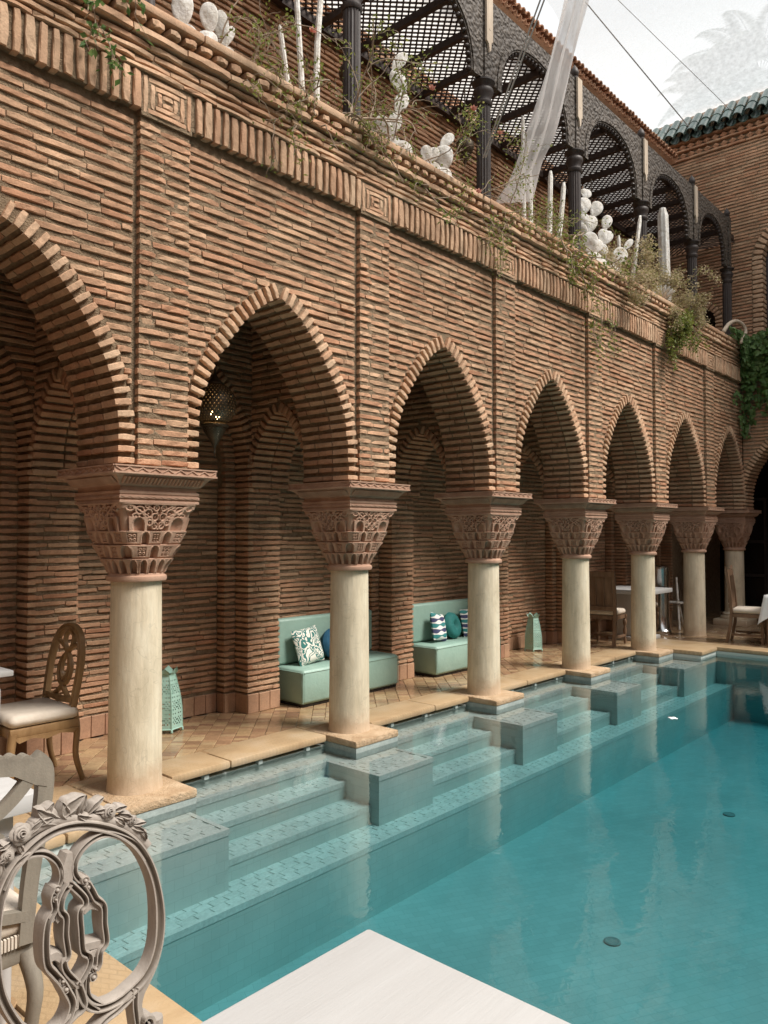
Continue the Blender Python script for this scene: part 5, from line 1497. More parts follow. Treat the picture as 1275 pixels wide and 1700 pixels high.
for (a, b, an, l, w) in ((420, 265, 2.5, 190, 120), (300, 235, 1.0, 90, 70), (400, 255, 0.62, 190, 130), (540, 230, 1.25, 130, 80), (480, 250, 2.0, 130, 90), (600, 215, 0.7, 130, 60), (640, 240, 2.7, 110, 60), (650, 200, -0.1, 90, 50), (770, 200, 0.15, 100, 56), (790, 240, -0.75, 90, 56), (820, 215, -0.5, 110, 60), (860, 280, 0.3, 80, 50), (900, 300, -0.5, 110, 52), (930, 290, 0.0, 80, 40), (960, 310, -1.0, 100, 50), (170, 370, 0.65, 130, 70), (210, 330, 0.9, 90, 60), (90, 420, -2.4, 120, 56), (70, 400, -2.9, 90, 50), (100, 410, -1.2, 90, 46), (0, 540, -1.8, 110, 50), (20, 470, 2.2, 80, 50), (240, 300, 0.3, 100, 60)):
    carved_leaf(m, cp(a, b, CY + 0.004), an, l * K, w * K * 0.9, 0.0085)
stroke(m, pp([(-10, 560), (60, 470), (150, 390), (260, 310), (400, 255), (560, 245), (700, 245), (840, 285), (950, 350), (1030, 440)]), [60 * K] * 5, 0.016, (0, CY + 0.008, 0), UA, WA, NA, False)
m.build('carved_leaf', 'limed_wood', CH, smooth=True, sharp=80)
x0, x1 = 0.585, 0.965
m = MB(); m.bbox((x0, 1.07, 0.395), (x1, 1.475, 0.455), 0.028); m.build('seat', 'linen', CH, smooth=True, sharp=60)
m = MB(); m.bbox((x0 + 0.01, 1.08, 0.33), (x1 - 0.01, 1.49, 0.395), 0.012); m.build('seat_frame', 'limed_wood', CH, smooth=True, sharp=40)
def curved_leg(x, y, z1, dx, dy, mat, parent, r0=0.026, r1=0.016, zb=0.003):
    P = spline([(x, y, z1), (x + dx * 0.35, y + dy * 0.35, z1 * 0.72), (x + dx * 0.25, y + dy * 0.25, z1 * 0.35), (x + dx, y + dy, zb)], 5)
    m = MB(); m.tube(P, list(np.linspace(r0, r1, len(P))), 8); m.build('leg', mat, parent, smooth=True, sharp=50)
for (x, y, dx, dy) in ((x0 + 0.03, 1.10, -0.03, -0.03), (x1 - 0.03, 1.10, 0.03, -0.03), (x0 + 0.03, 1.47, -0.02, 0.06), (x1 - 0.03, 1.47, 0.02, 0.06)): curved_leg(x, y, 0.34, dx, dy, 'limed_wood', CH)
for x in (x0 + 0.03, x1 - 0.03): m = MB(); m.tube([(x, CY + 0.005, 0.34), (x, CY + 0.005, 0.55)], 0.018, 8); m.build('back_stile', 'limed_wood', CH)

# second chair, back to back with the first: grey, scalloped crest
C2 = thing('scalloped_chair', (0.82, 2.28, 0.002), 'grey painted chair with scalloped crest, cut off by the left edge beside the white table', 'chair')
O2, N2 = (0.815, 2.26, 0), (0, 1, 0)
m = MB()
for sg in (-1, 1):
    stroke(m, [(sg * 0.17, 0.42), (sg * 0.185, 0.60), (sg * 0.215, 0.78), (sg * 0.222, 0.90), (sg * 0.19, 0.945)], [0.04, 0.045, 0.05], 0.034, O2, UA, WA, N2, False)
    stroke(m, [(sg * 0.20, 0.915), (sg * 0.13, 0.84), (sg * 0.06, 0.79), (0, 0.76)], [0.036, 0.03], 0.03, O2, UA, WA, N2, False)
    stroke(m, [(0, 0.80), (sg * 0.09, 0.74), (sg * 0.10, 0.66), (sg * 0.04, 0.58), (0, 0.56)], 0.032, 0.03, O2, UA, WA, N2, False)
    stroke(m, [(sg * 0.02, 0.56), (sg * 0.08, 0.52), (sg * 0.17, 0.50)], 0.03, 0.03, O2, UA, WA, N2, False)
m.build('back_frame', 'grey_wood', C2, smooth=True, sharp=50)
m = MB(); poly = []
for i in range(61):
    u = -0.225 + 0.45 * i / 60; poly.append((0.815 + u, 0.968 - 0.7 * u * u + 0.011 * abs(math.sin(PI * i / 5))))
poly += [(0.815 + u, 0.922 - 0.9 * u * u - 0.02 * (abs(u) > 0.18)) for u in (0.225, 0.19, 0.13, 0.06, 0.0, -0.06, -0.13, -0.19, -0.225)]
m.prism(poly, 'y', 2.257, 2.299); m.build('scalloped_crest', 'grey_wood', C2)
m = MB(); m.bbox((0.60, 2.27, 0.44), (1.03, 2.70, 0.515), 0.03); sc_ = m.build('seat', 'linen', C2, smooth=True, sharp=60)
m = MB()
for i in range(44): m.box((0.602 + i * 0.0098, 2.262, 0.418), (0.608 + i * 0.0098, 2.272, 0.452))
for i in range(44): m.box((1.025, 2.272 + i * 0.0098, 0.418), (1.036, 2.278 + i * 0.0098, 0.452))
m.build('fringe', 'linen', sc_)
m = MB(); m.bbox((0.61, 2.275, 0.36), (1.02, 2.69, 0.44), 0.012); m.build('seat_frame', 'grey_wood', C2, smooth=True, sharp=40)
for (x, y, dx, dy) in ((0.635, 2.29, -0.03, -0.09), (0.995, 2.29, 0.05, -0.09), (0.635, 2.67, -0.02, 0.03), (0.995, 2.67, 0.02, 0.03)): curved_leg(x, y, 0.39, dx, dy, 'grey_wood', C2)

# golden chair by the gallery wall, seen from the side, facing left
C3 = thing('oval_back_chair', (2.28, 5.04, 0.003), 'golden brown chair with oval back of interlaced loops, left of the nearest column', 'chair')
cx3, cy3 = 2.40, 5.03
O3 = (cx3, cy3, 0); U3 = np.array((0, -1, 0)); W3 = np.array((0.16, 0, 1.0)); W3o = np.array(O3) - W3 * 0.45 + np.array((0, 0, 0.45)); N3 = (-1, 0, 0.16)
m = MB()
hp = [(-0.185, 0.44), (-0.205, 0.62), (-0.20, 0.78), (-0.14, 0.92), (0.0, 0.975), (0.14, 0.92), (0.20, 0.78), (0.205, 0.62), (0.185, 0.44)]
stroke(m, hp, 0.042, 0.034, W3o, U3, W3, N3); stroke(m, [(-0.19, 0.515), (0, 0.505), (0.19, 0.515)], 0.036, 0.03, W3o, U3, W3, N3, False)
m.build('back_frame', 'gold_wood', C3, smooth=True, sharp=50)
m = MB()
for sg in (-1, 1):
    stroke(m, [(sg * 0.165, 0.875), (sg * 0.07, 0.845), (0, 0.805), (-sg * 0.065, 0.74), (-sg * 0.075, 0.67), (-sg * 0.04, 0.61), (0, 0.595)], 0.022, 0.022, W3o, U3, W3, N3, False)
    stroke(m, [(sg * 0.0, 0.955), (sg * 0.055, 0.91), (sg * 0.05, 0.85), (0, 0.805)], 0.02, 0.022, W3o, U3, W3, N3, False)
    stroke(m, [(0, 0.805), (sg * 0.045, 0.74), (sg * 0.045, 0.67), (0, 0.625)], 0.018, 0.02, W3o, U3, W3, N3, False)
    stroke(m, [(0, 0.60), (sg * 0.03, 0.565), (sg * 0.10, 0.52)], 0.022, 0.022, W3o, U3, W3, N3, False)
m.build('interlaced_splat', 'gold_wood', C3, smooth=True, sharp=50)
m = MB(); m.bbox((1.98, 4.80, 0.405), (2.42, 5.26, 0.485), 0.036); m.build('seat', 'linen', C3, smooth=True, sharp=60)
m = MB(); m.bbox((1.985, 4.81, 0.345), (2.425, 5.25, 0.405), 0.012)
for yy in (4.815, 5.235):
    m.prism([(2.0, 0.35), (2.42, 0.35), (2.38, 0.32), (2.30, 0.335), (2.21, 0.315), (2.12, 0.335), (2.04, 0.315)], 'y', yy - 0.008, yy + 0.01)
m.build('seat_frame', 'gold_wood', C3, smooth=True, sharp=40)
for (x, y, dx, dy) in ((2.01, 4.83, -0.04, -0.01), (2.01, 5.23, -0.04, 0.01)): curved_leg(x, y, 0.37, dx, dy, 'gold_wood', C3, 0.03, 0.016)
for (x, y, dx, dy) in ((2.40, 4.845, 0.06, -0.01), (2.40, 5.215, 0.06, 0.01)): curved_leg(x, y, 0.46, dx, dy, 'gold_wood', C3, 0.024, 0.017)

# panelled chair by the fourth column, with its back towards the camera's left
def panel_chair(loc, rz, label, scale=1.0, carved=False):
    t = thing('panelled_chair', loc, label, 'chair', 'dark dining chairs at the far end')
    R = np.array(Matrix.Rotation(rz, 3, 'Z')); o = np.array(loc)
    def put(m, name, mat, par=t, **k):
        for i in range(len(m.v)): m.v[i] = m.v[i] @ R.T + o
        return m.build(name, mat, par, **k)
    # local: faces +y, back at y = -0.2
    for sx in (-0.2, 0.2):
        m = MB(); P = [(sx, -0.27, 0.0), (sx, -0.22, 0.25), (sx, -0.205, 0.45), (sx, -0.225, 0.75), (sx, -0.27, 1.06)]
        V = []
        for p in P: V += [(p[0] - 0.022, p[1] - 0.02, p[2]), (p[0] + 0.022, p[1] - 0.02, p[2]), (p[0] + 0.022, p[1] + 0.02, p[2]), (p[0] - 0.022, p[1] + 0.02, p[2])]
        m.add(V, [(4 * i + j, 4 * i + (j + 1) % 4, 4 * i + 4 + (j + 1) % 4, 4 * i + 4 + j) for i in range(4) for j in range(4)] + [(3, 2, 1, 0), (16, 17, 18, 19)])
        if carved: m.prism([(sx - 0.022, 1.06), (sx + 0.022, 1.06), (sx + 0.03 * (1 if sx > 0 else -1), 1.11)], 'y', -0.285, -0.25)
        put(m, 'back_leg', 'brown_wood')
        m = MB(); m.lathe([(0.02, 0.0), (0.016, 0.02), (0.026, 0.06), (0.013, 0.09), (0.022, 0.13), (0.028, 0.2), (0.014, 0.25), (0.026, 0.29), (0.032, 0.33), (0.016, 0.36), (0.03, 0.38), (0.03, 0.43)], (sx, 0.2, 0), 12); put(m, 'front_leg', 'brown_wood', smooth=True, sharp=40)
    m = MB(); m.box((-0.185, -0.245, 0.50), (0.185, -0.205, 0.56)); m.box((-0.185, -0.285, 0.98), (0.185, -0.245, 1.05)); put(m, 'back_rail', 'brown_wood')
    m = MB(); m.add([(-0.17, -0.225, 0.56), (0.17, -0.225, 0.56), (0.17, -0.262, 0.98), (-0.17, -0.262, 0.98), (-0.17, -0.21, 0.56), (0.17, -0.21, 0.56), (0.17, -0.247, 0.98), (-0.17, -0.247, 0.98)], [(0, 1, 2, 3), (7, 6, 5, 4), (0, 4, 5, 1), (1, 5, 6, 2), (2, 6, 7, 3), (3, 7, 4, 0)])
    for q in (-0.06, 0.06): m.box((q - 0.006, -0.268, 0.57), (q + 0.006, -0.21, 0.97))
    put(m, 'back_panel', 'brown_wood')
    m = MB(); m.bbox((-0.215, -0.2, 0.43), (0.215, 0.225, 0.51), 0.035); put(m, 'seat', 'linen', smooth=True, sharp=60)
    m = MB(); m.box((-0.21, -0.2, 0.375), (0.21, 0.22, 0.43)); put(m, 'seat_frame', 'brown_wood')
    m = MB()
    for sx in (-0.2, 0.2): m.box((sx - 0.012, -0.21, 0.11), (sx + 0.012, 0.19, 0.14))
    m.box((-0.19, -0.02, 0.112), (0.19, 0.005, 0.138)); put(m, 'stretcher', 'brown_wood')
    return t
panel_chair((10.43, 5.03, 0.003), -PI / 2 + 0.10, 'panelled wooden chair with linen seat and turned legs, facing the white pedestal table')
panel_chair((12.15, 5.10, 0.003), PI / 2, 'wooden chair on the far side of the white pedestal table, mostly hidden by a column')
panel_chair((11.98, 3.55, 0.003), PI + 0.15, 'dark carved chair beside the white clothed table at the right edge', carved=True)
# pedestal table
t = thing('pedestal_table', (11.27, 4.98, 0.003), 'white pedestal table between the fourth and fifth columns', 'table')
m = MB(); m.bbox((10.85, 4.56, 0.70), (11.70, 5.40, 0.765), 0.01); m.build('tabletop', 'table_white', t, smooth=True, sharp=40)
m = MB(); m.bbox((11.05, 4.76, 0.06), (11.48, 5.20, 0.70), 0.015); m.bbox((10.98, 4.69, 0.003), (11.55, 5.27, 0.06), 0.01); m.build('pedestal', 'table_white', t, smooth=True, sharp=40)
# steel heater
t = thing('patio_heater', (12.05, 4.88, 0.003), 'polished steel patio heater cylinder between two columns', 'heater')
m = MB(); m.lathe([(0.14, 0.003), (0.15, 0.02), (0.15, 0.06), (0.115, 0.10), (0.105, 0.30), (0.105, 1.0), (0.11, 1.02), (0.11, 1.06), (0.09, 1.08)], (12.05, 4.88, 0), 28); m.build('steel_body', 'steel', t, smooth=True, sharp=40)
m = MB(); m.lathe([(0.05, -0.012), (0.05, 0.012), (0.03, 0.02)], (12.05 - 0.09, 4.88 - 0.062, 0.72), 16, ax=np.array(Vector((-0.8, -0.55, 0)).to_track_quat('Z', 'Y').to_matrix())); m.build('valve_port', 'black', t)
# folded white chair leaning behind it
t = thing('folding_chair', (13.0, 5.2, 0.003), 'white folding chair leaning behind the steel heater', 'chair')
for q in (0, 0.4):
    m = MB(); m.tube([(12.75, 5.1 - q * 0.6, 0.003), (13.02, 5.25 - q * 0.6, 0.85)], 0.018, 6); m.build('front_leg', 'whitewash', t)
    m = MB(); m.tube([(13.2, 5.2 - q * 0.6, 0.003), (12.88, 5.17 - q * 0.6, 0.5)], 0.016, 6); m.build('back_leg', 'whitewash', t)
m = MB()
for i in range(5): m.box((12.84 + i * 0.06, 4.88, 0.42), (12.89 + i * 0.06, 5.18, 0.44))
m.build('seat', 'whitewash', t)
# clothed table at the right edge
t = thing('clothed_table', (12.15, 2.85, 0.003), 'square dining table under a white cloth at the right edge', 'table')
m = MB(); m.box((11.75, 2.42, 0.69), (12.6, 3.27, 0.72)); m.build('tabletop', 'brown_wood', t)
m = MB()
for a in (11.8, 12.55):
    for b in (2.47, 3.22): m.box((a - 0.03, b - 0.03, 0), (a + 0.03, b + 0.03, 0.689))
m.build('leg', 'brown_wood', t)
m = MB(); n = 96; V = []; rr = random.Random(3); L = []
for lev in range(8):
    f = lev / 7
    for j in range(n):
        s_ = j / n * 4; e = int(s_); q = s_ - e
        cn = [(-1, -1), (1, -1), (1, 1), (-1, 1)]; a, b = cn[e % 4], cn[(e + 1) % 4]
        x = a[0] + (b[0] - a[0]) * q; y = a[1] + (b[1] - a[1]) * q
        cor = abs(2 * q - 1) ** 3
        fl = 0.02 * f * math.sin(j * 0.9) * (1 - cor) + f * 0.02 + 0.05 * cor * f
        drop = (0.22 + 0.20 * cor) * f
        V.append((12.175 + (0.432 + fl) * x, 2.845 + (0.432 + fl) * y, 0.7225 - drop))
V.append((12.175, 2.845, 0.7225)); F = [(l * n + j, l * n + (j + 1) % n, (l + 1) * n + (j + 1) % n, (l + 1) * n + j) for l in range(7) for j in range(n)] + [(len(V) - 1, (j + 1) % n, j) for j in range(n)]
m.add(V, F); o = m.build('tablecloth', 'white_cloth', smooth=True); tag(o, 'white cloth hanging in folds from the table at the right edge', 'tablecloth')

# ================================================================== PLANTS ON THE PARAPET
def leaf_quad(V, F, p, d, up, l, w):
    d = d.normalized(); s = d.cross(up)
    if s.length < 1e-3: s = d.cross(Vector((1, 0, 0)))
    s.normalize(); u = s.cross(d); b = len(V)
    for q in (p, p + d * l * 0.45 + s * w * 0.5 + u * l * 0.05, p + d * l, p + d * l * 0.45 - s * w * 0.5 + u * l * 0.05, p + d * l * 0.5 - u * l * 0.06): V.append(tuple(q))
    F += [(b, b + 1, b + 4), (b + 1, b + 2, b + 4), (b + 4, b + 2, b + 3), (b, b + 4, b + 3)]
def climber(name, base, label, n, reach, bias, leaves, lmat, seed, lsz=0.035, r0=0.010, group=None, cat='plant', droop=0.02, flowers=0):
    """woody climber: arching branches that fork, with loose leaves"""
    r = random.Random(seed); t = thing(name, base, label, cat, group)
    m = MB(); V = []; F = []; FV = []; FF = []
    def grow(p, d, l, rad, lev):
        pts = [p.copy()]; seg = 9
        for i in range(seg):
            d = (d + Vector((r.gauss(0, .22), r.gauss(0, .16), r.gauss(0, .2) - droop * (1 + lev))) ).normalized()
            p = p + d * l / seg
            if p.y > 4.08 and p.z < 4.82 and p.z > 3.5 and lev > 0: p.y = 4.06
            pts.append(p.copy())
            if lev < 2 and i > 1 and r.random() < (0.5 if lev == 0 else 0.34):
                dd = (d + Vector((r.gauss(0, .7), r.gauss(0, .5), r.gauss(0.05, .6)))).normalized()
                grow(p.copy(), dd, l * r.uniform(.35, .6), rad * 0.55, lev + 1)
            if lev > 0 or i > 4:
                for _ in range(leaves):
                    if r.random() < 0.62:
                        q = p + Vector((r.gauss(0, .03), r.gauss(0, .03), r.gauss(0, .03)))
                        leaf_quad(V, F, q, Vector((r.gauss(0, 1), r.gauss(-.2, 1), r.gauss(-.2, .8))), Vector((r.gauss(0, .5), r.gauss(0, .5), 1)), lsz * r.uniform(.6, 1.3), lsz * r.uniform(.4, .7))
        m.tube(pts, list(np.linspace(rad, rad * 0.4, len(pts))), 5)
        if flowers and lev > 0 and r.random() < flowers:
            for k in range(6): leaf_quad(FV, FF, p, Vector((math.cos(k), math.sin(k) * .6, .8)), Vector((0, 0, 1)), 0.05, 0.04)
    for k in range(n):
        b = Vector(base) + Vector((r.uniform(-.25, .25), r.uniform(-.02, .06), 0))
        d = Vector(bias) + Vector((r.gauss(0, .75), r.gauss(0, .28), r.gauss(0, .3)))
        grow(b, d.normalized(), reach * r.uniform(.6, 1.15), r0 * r.uniform(.7, 1.2), 0)
    m.build('branch', 'bark', t)
    if F:
        q = MB(); q.add(V, F); stuff(q.build('foliage', lmat, t, recalc=False))
    if FF:
        q = MB(); q.add(FV, FF); q.build('flower', 'petal_pink', t, recalc=False)
    return t
G = 'climbing shrubs along the parapet'
climber('climbing_shrub', (1.75, 4.30, 4.70), 'sparse twiggy climber with a green tuft over the parapet at the top left corner', 5, 0.75, (0.25, -0.12, 0.25), 1, 'leaf_green', 11, 0.05, 0.008, group=G, droop=0.05)
climber('climbing_shrub', (3.05, 4.30, 4.70), 'bare twiggy climber between the rabbit ear cactus and the tall white stems', 6, 0.8, (0.3, -0.10, 0.25), 1, 'leaf_lime', 12, 0.032, 0.008, group=G, droop=0.05)
climber('climbing_shrub', (3.95, 4.30, 4.70), 'dense woody climber around the feet of the tall white cactus stems at the top', 11, 0.9, (0.25, -0.10, 0.40), 1, 'leaf_lime', 13, 0.034, 0.013, group=G, droop=0.03)
climber('climbing_shrub', (4.75, 4.30, 4.70), 'yellow green climber with pink blooms in front of the first visible pergola post', 9, 1.05, (0.2, -0.06, 0.6), 2, 'leaf_lime', 14, 0.036, 0.009, group=G, droop=0.02, flowers=0.03)
climber('climbing_shrub', (5.75, 4.30, 4.70), 'wispy climber arching over the prickly pear group with white pads', 7, 0.9, (0.4, -0.08, 0.5), 1, 'leaf_lime', 15, 0.034, 0.008, group=G, droop=0.03, flowers=0.015)
climber('climbing_shrub', (6.75, 4.30, 4.70), 'thin feathery climber around the foot of the white net drape', 8, 0.85, (0.25, -0.08, 0.55), 2, 'leaf_lime', 16, 0.032, 0.008, group=G, droop=0.03)
climber('climbing_shrub', (7.70, 4.20, 4.76), 'climber with curling bare loops and a few bright leaves below the leaning white stems', 4, 0.75, (-0.2, -0.5, 0.0), 1, 'leaf_lime', 17, 0.055, 0.015, group=G, droop=0.05)
climber('climbing_shrub', (9.55, 4.34, 4.74), 'dry straw coloured shrub below the large white prickly pear', 16, 0.55, (0.3, -0.10, 0.55), 6, 'leaf_dry', 18, 0.035, 0.006, group=G, droop=0.0)
climber('climbing_shrub', (10.9, 4.34, 4.74), 'dry shrub at the foot of the ribbed white column cactus', 18, 0.62, (0.4, -0.10, 0.5), 6, 'leaf_dry', 19, 0.035, 0.006, group=G, droop=0.0)
climber('trailing_vine', (10.75, 4.16, 4.82), 'bright green vine trailing down the brick band below the ribbed white cactus', 7, 0.6, (0.2, -0.40, -0.35), 4, 'leaf_lime', 20, 0.05, 0.005, droop=0.16)
climber('trailing_vine', (8.2, 4.16, 4.80), 'thin green vine hanging over the band of upright bricks above the fourth arch', 3, 1.0, (0.2, -0.3, -0.7), 1, 'leaf_lime', 21, 0.05, 0.005, droop=0.2)

# ---- white painted cacti
def wall_pt(x, y, Y=4.31):
    d = _F + _R * ((x - 637.5) / 1277) - _U * ((y - 850) / 1277); t = Y / d.y
    return (d.x * t, Y, 1.6 + d.z * t)
def pad(m, base, d, l, w, th):
    d = Vector(d).normalized(); s = d.cross(Vector((-0.85 + rnd.uniform(-.25, .25), -0.75 + rnd.uniform(-.25, .25), -0.2))).normalized(); n = s.cross(d)
    R = np.stack([np.array(s), np.array(n), np.array(d)], 1)
    n0_ = m.n; m.ell((0, 0, 0), (w / 2, th / 2, l / 2), None, 18, 12)
    v = m.v[-1]; f = v[:, 2] / l + 0.5; v[:, 0] *= 0.62 + 0.62 * f - 0.20 * f * f; v[:, 1] *= 0.8 + 0.3 * np.sin(v[:, 0] / w * 9 + v[:, 2] / l * 7); m.v[-1] = v @ R.T + np.array(Vector(base) + d * l * 0.46)
def prickly(base, label, plan, s=1.38):
    """plan: (parent index, side angle, length, width)"""
    t = thing('prickly_pear', base, label, 'cactus', 'white painted prickly pears'); tips = [(Vector(base), 0.0)]
    for (p, ang, l, w) in plan:
        b, a0 = tips[p]; a = a0 * 0.4 + ang; l *= s; w *= s
        d = Vector((math.sin(a) * 0.75, -math.sin(a) * 0.6 + rnd.uniform(-0.1, 0.1), math.cos(a)))
        m = MB(); pad(m, b, d, l, w, w * 0.17); m.build('cactus_pad', 'whitewash', t, smooth=True)
        tips.append((b + d.normalized() * l * 0.92, a))
prickly((wall_pt(325, 44)[0], 4.28, 4.775), 'small white painted cactus with two pads at the top left, partly cut by the frame', [(0, -0.5, .17, .11), (0, 0.45, .15, .13), (1, 0.2, .18, .12), (2, -0.3, .15, .10)])
prickly((wall_pt(368, 76)[0], 4.28, 4.775), 'small white painted cactus shaped like rabbit ears at the top left', [(0, 0.0, .13, .13), (1, -0.15, .19, .085), (1, 0.42, .13, .06)])
prickly((wall_pt(655, 262)[0], 4.28, 4.775), 'white prickly pear with a zigzag tower of pads, left of a low round one', [(0, -0.9, .17, .13), (0, -0.2, .20, .13), (0, 0.4, .17, .14), (2, 0.35, .17, .10), (4, 0.3, .15, .10), (5, -0.7, .17, .11), (6, 0.8, .15, .09), (1, -0.3, .14, .12), (2, -0.6, .15, .11)])
prickly((wall_pt(722, 284)[0], 4.28, 4.775), 'low white painted prickly pear with round pads, right one of the pair on the parapet', [(0, -0.55, .18, .16), (0, 0.5, .16, .13), (1, 0.8, .13, .09), (2, -0.5, .16, .15), (4, 0.9, .13, .08), (0, 1.3, .14, .12), (1, 0.1, .12, .09)])
prickly((wall_pt(984, 404)[0], 4.28, 4.775), 'large white painted prickly pear of many stacked pads beside a pergola post', [(0, -0.15, .26, .24), (0, 0.55, .22, .17), (1, -0.1, .26, .24), (1, 0.7, .20, .17), (3, -0.3, .24, .18), (3, 0.45, .24, .19), (5, -0.25, .16, .12), (6, 0.3, .2, .17), (5, 0.4, .22, .19), (9, -0.15, .12, .10), (9, 0.5, .12, .11), (3, -0.9, .15, .13)], 1.05)
prickly((wall_pt(1005, 410)[0], 4.28, 4.775), 'smaller white painted prickly pear just right of the large one', [(0, -0.3, .19, .15), (0, 0.5, .17, .15), (1, 0.2, .17, .12), (2, 0.35, .19, .16), (3, 0.2, .16, .12), (4, 0.5, .13, .07), (3, 0.6, .16, .11), (5, 0.3, .15, .11)])
def stem_cactus(base, top, r, label, ribs=7, bend=0.0):
    t = thing('stem_cactus', base, label, 'cactus', 'white painted stem cacti')
    a, b = Vector(base), Vector(top); ax = (b - a); k = 14; n = ribs * 4; V = []
    s = Vector((1, 0, 0)); q = Vector((0, 1, 0)); sd = hash(label) % 7
    for i in range(k + 1):
        f = i / k; c = a + ax * f + Vector((bend * math.sin(PI * f), 0, 0)); rr = r * (1 - 0.12 * f) * (1 if i < k else 0.55)
        for j in range(n):
            th = 2 * PI * j / n; q_ = rr * (0.84 + 0.16 * abs(math.cos(th * ribs / 2)))
            V.append(tuple(c + s * q_ * math.cos(th) + q * q_ * math.sin(th)))
    m = MB(); m.add(V, [(i * n + j, i * n + (j + 1) % n, (i + 1) * n + (j + 1) % n, (i + 1) * n + j) for i in range(k) for j in range(n)] + [tuple(k * n + j for j in range(n))])
    m.build('stem', 'whitewash', t, smooth=True, sharp=70)
for (b, tp, r, lab, bd) in (((486, 125), (464, 42), .022, 'short white painted cactus stem, leftmost of the three at the top', .0),
                            ((505, 125), (491, -30), .024, 'tall white painted cactus stem, middle of the three at the top', .0),
                            ((527, 135), (535, -30), .026, 'tall white painted cactus stem, rightmost of the three at the top', -.03),
                            ((870, 362), (868, 193), .024, 'white painted cactus stem standing right behind the net drape', .0),
                            ((881, 366), (880, 285), .028, 'short white painted cactus stem just right of the net drape', .0),
                            ((911, 386), (914, 284), .032, 'upright white painted cactus stem between the net drape and a pergola post', .0),
                            ((922, 388), (936, 303), .032, 'leaning white painted cactus stem in front of the third pergola post', .02),
                            ((1029, 430), (1027, 391), .026, 'short white painted cactus stem in the dry shrub', .0),
                            ((1046, 455), (1063, 358), .030, 'leaning white painted cactus stem left of the ribbed column cactus', .0)):
    p0, p1 = wall_pt(*b), wall_pt(*tp); p0 = (p0[0], p0[1], 4.70)
    stem_cactus(p0, p1, r, lab, 7, bd)
stem_cactus((wall_pt(1105, 470)[0], 4.31, 4.70), wall_pt(1100, 346), 0.088, 'thick ribbed white column cactus near the far end of the parapet', 8)
t = thing('aloe_plant', wall_pt(1098, 492, 4.25), 'white painted aloe rosette in front of the ribbed column cactus', 'cactus')
m = MB(); c = Vector(parent_loc(t))
for i in range(22):
    a = i * 2.4; e = 0.35 + 0.9 * (i / 22); d = Vector((math.cos(a) * math.cos(e), math.sin(a) * math.cos(e) * 0.7 - 0.2, math.sin(e)))
    pad(m, c - Vector((0, 0, 0.05)), d, 0.22, 0.05, 0.03)
m.build('aloe_leaf', 'whitewash', t, smooth=True)

# ---- twisted bare branch loop and ivy at the far corner
t = thing('bare_branch', (13.6, 4.15, 4.86), 'pale bare branch arching above the ivy at the end of the parapet', 'branch')
m = MB(); P = spline([wall_pt(1200, 552, 4.15), wall_pt(1210, 538, 4.12), wall_pt(1222, 533, 4.10), wall_pt(1234, 540, 4.05), wall_pt(1238, 552, 4.02), wall_pt(1232, 560, 4.0), wall_pt(1230, 570, 4.0)], 5)
m.tube(P, list(np.linspace(0.035, 0.022, len(P))), 7); m.build('branch', 'raw_wood', t, smooth=True)
iv = thing('ivy_plant', (13.9, 3.6, 4.86), 'green ivy hanging over the end arcade wall at the right edge', 'ivy')
r = random.Random(5); V = []; F = []; m = MB()
def ivy_leaf(p, n, sz):
    n = n.normalized(); dn = Vector((r.gauss(0, .35), r.gauss(0, .35), -1)); dn = (dn - n * dn.dot(n)).normalized(); s = n.cross(dn); b = len(V)
    pr = [(0, 0), (0.45, 0.05), (0.52, 0.38), (0.28, 0.5), (0.22, 0.8), (0, 1.05), (-0.22, 0.8), (-0.28, 0.5), (-0.52, 0.38), (-0.45, 0.05)]
    V.append(tuple(p + dn * sz * 0.4 + n * sz * 0.12))
    for (x, y) in pr: V.append(tuple(p + s * x * sz + dn * y * sz - n * abs(x) * sz * 0.12))
    F.extend([(b, b + 1 + i, b + 1 + (i + 1) % 10) for i in range(10)])
for i in range(2400):
    y = 4.35 - 2.2 * r.random(); lower = 3.86 - 0.22 * math.sin(y * 6.1) - 0.18 * math.sin(y * 15.7) if y < 4.1 else 4.32
    z = r.uniform(lower, 4.95 + 0.06 * math.sin(9 * y))
    x = 13.86 - r.random() * 0.16 - (0.10 if z > 4.6 else 0)
    if r.random() < 0.12 + 0.35 * (0.5 + 0.5 * math.sin(11 * y + 5 * z)) * 0.5: continue
    ivy_leaf(Vector((x, y, z)), Vector((-1, r.gauss(-0.1, .45), r.gauss(.35, .4))), r.uniform(0.055, 0.125))
for i in range(14):
    y0 = 4.16 - i * 0.13 - r.uniform(0, .1); z = 4.5; y = y0; x = 13.84; P = [(x, y, z)]
    bot = r.uniform(3.25, 3.8)
    while z > bot:
        z -= 0.05; y += r.gauss(0, .015); x = 13.90 + r.gauss(0, .008); P.append((x, y, z))
        if z < 4.2 and r.random() < 0.85: ivy_leaf(Vector((x - .02, y + r.gauss(0, .045), z)), Vector((-1, r.gauss(0, .5), r.gauss(.2, .4))), r.uniform(0.055, 0.115))
    m.tube(P, 0.005, 4)
for i in range(620):                           # runners round the corner onto the parapet
    g_ = abs(r.gauss(0, .36)); x = 13.95 - g_
    z = r.uniform(4.0 + 0.9 * min(1, g_ / 0.75), 4.93)
    ivy_leaf(Vector((x, (4.05 if z > 4.4 else 4.13) - r.random() * .05, z)), Vector((r.gauss(-.45, .4), -1, r.gauss(.3, .4))), r.uniform(0.055, 0.11))
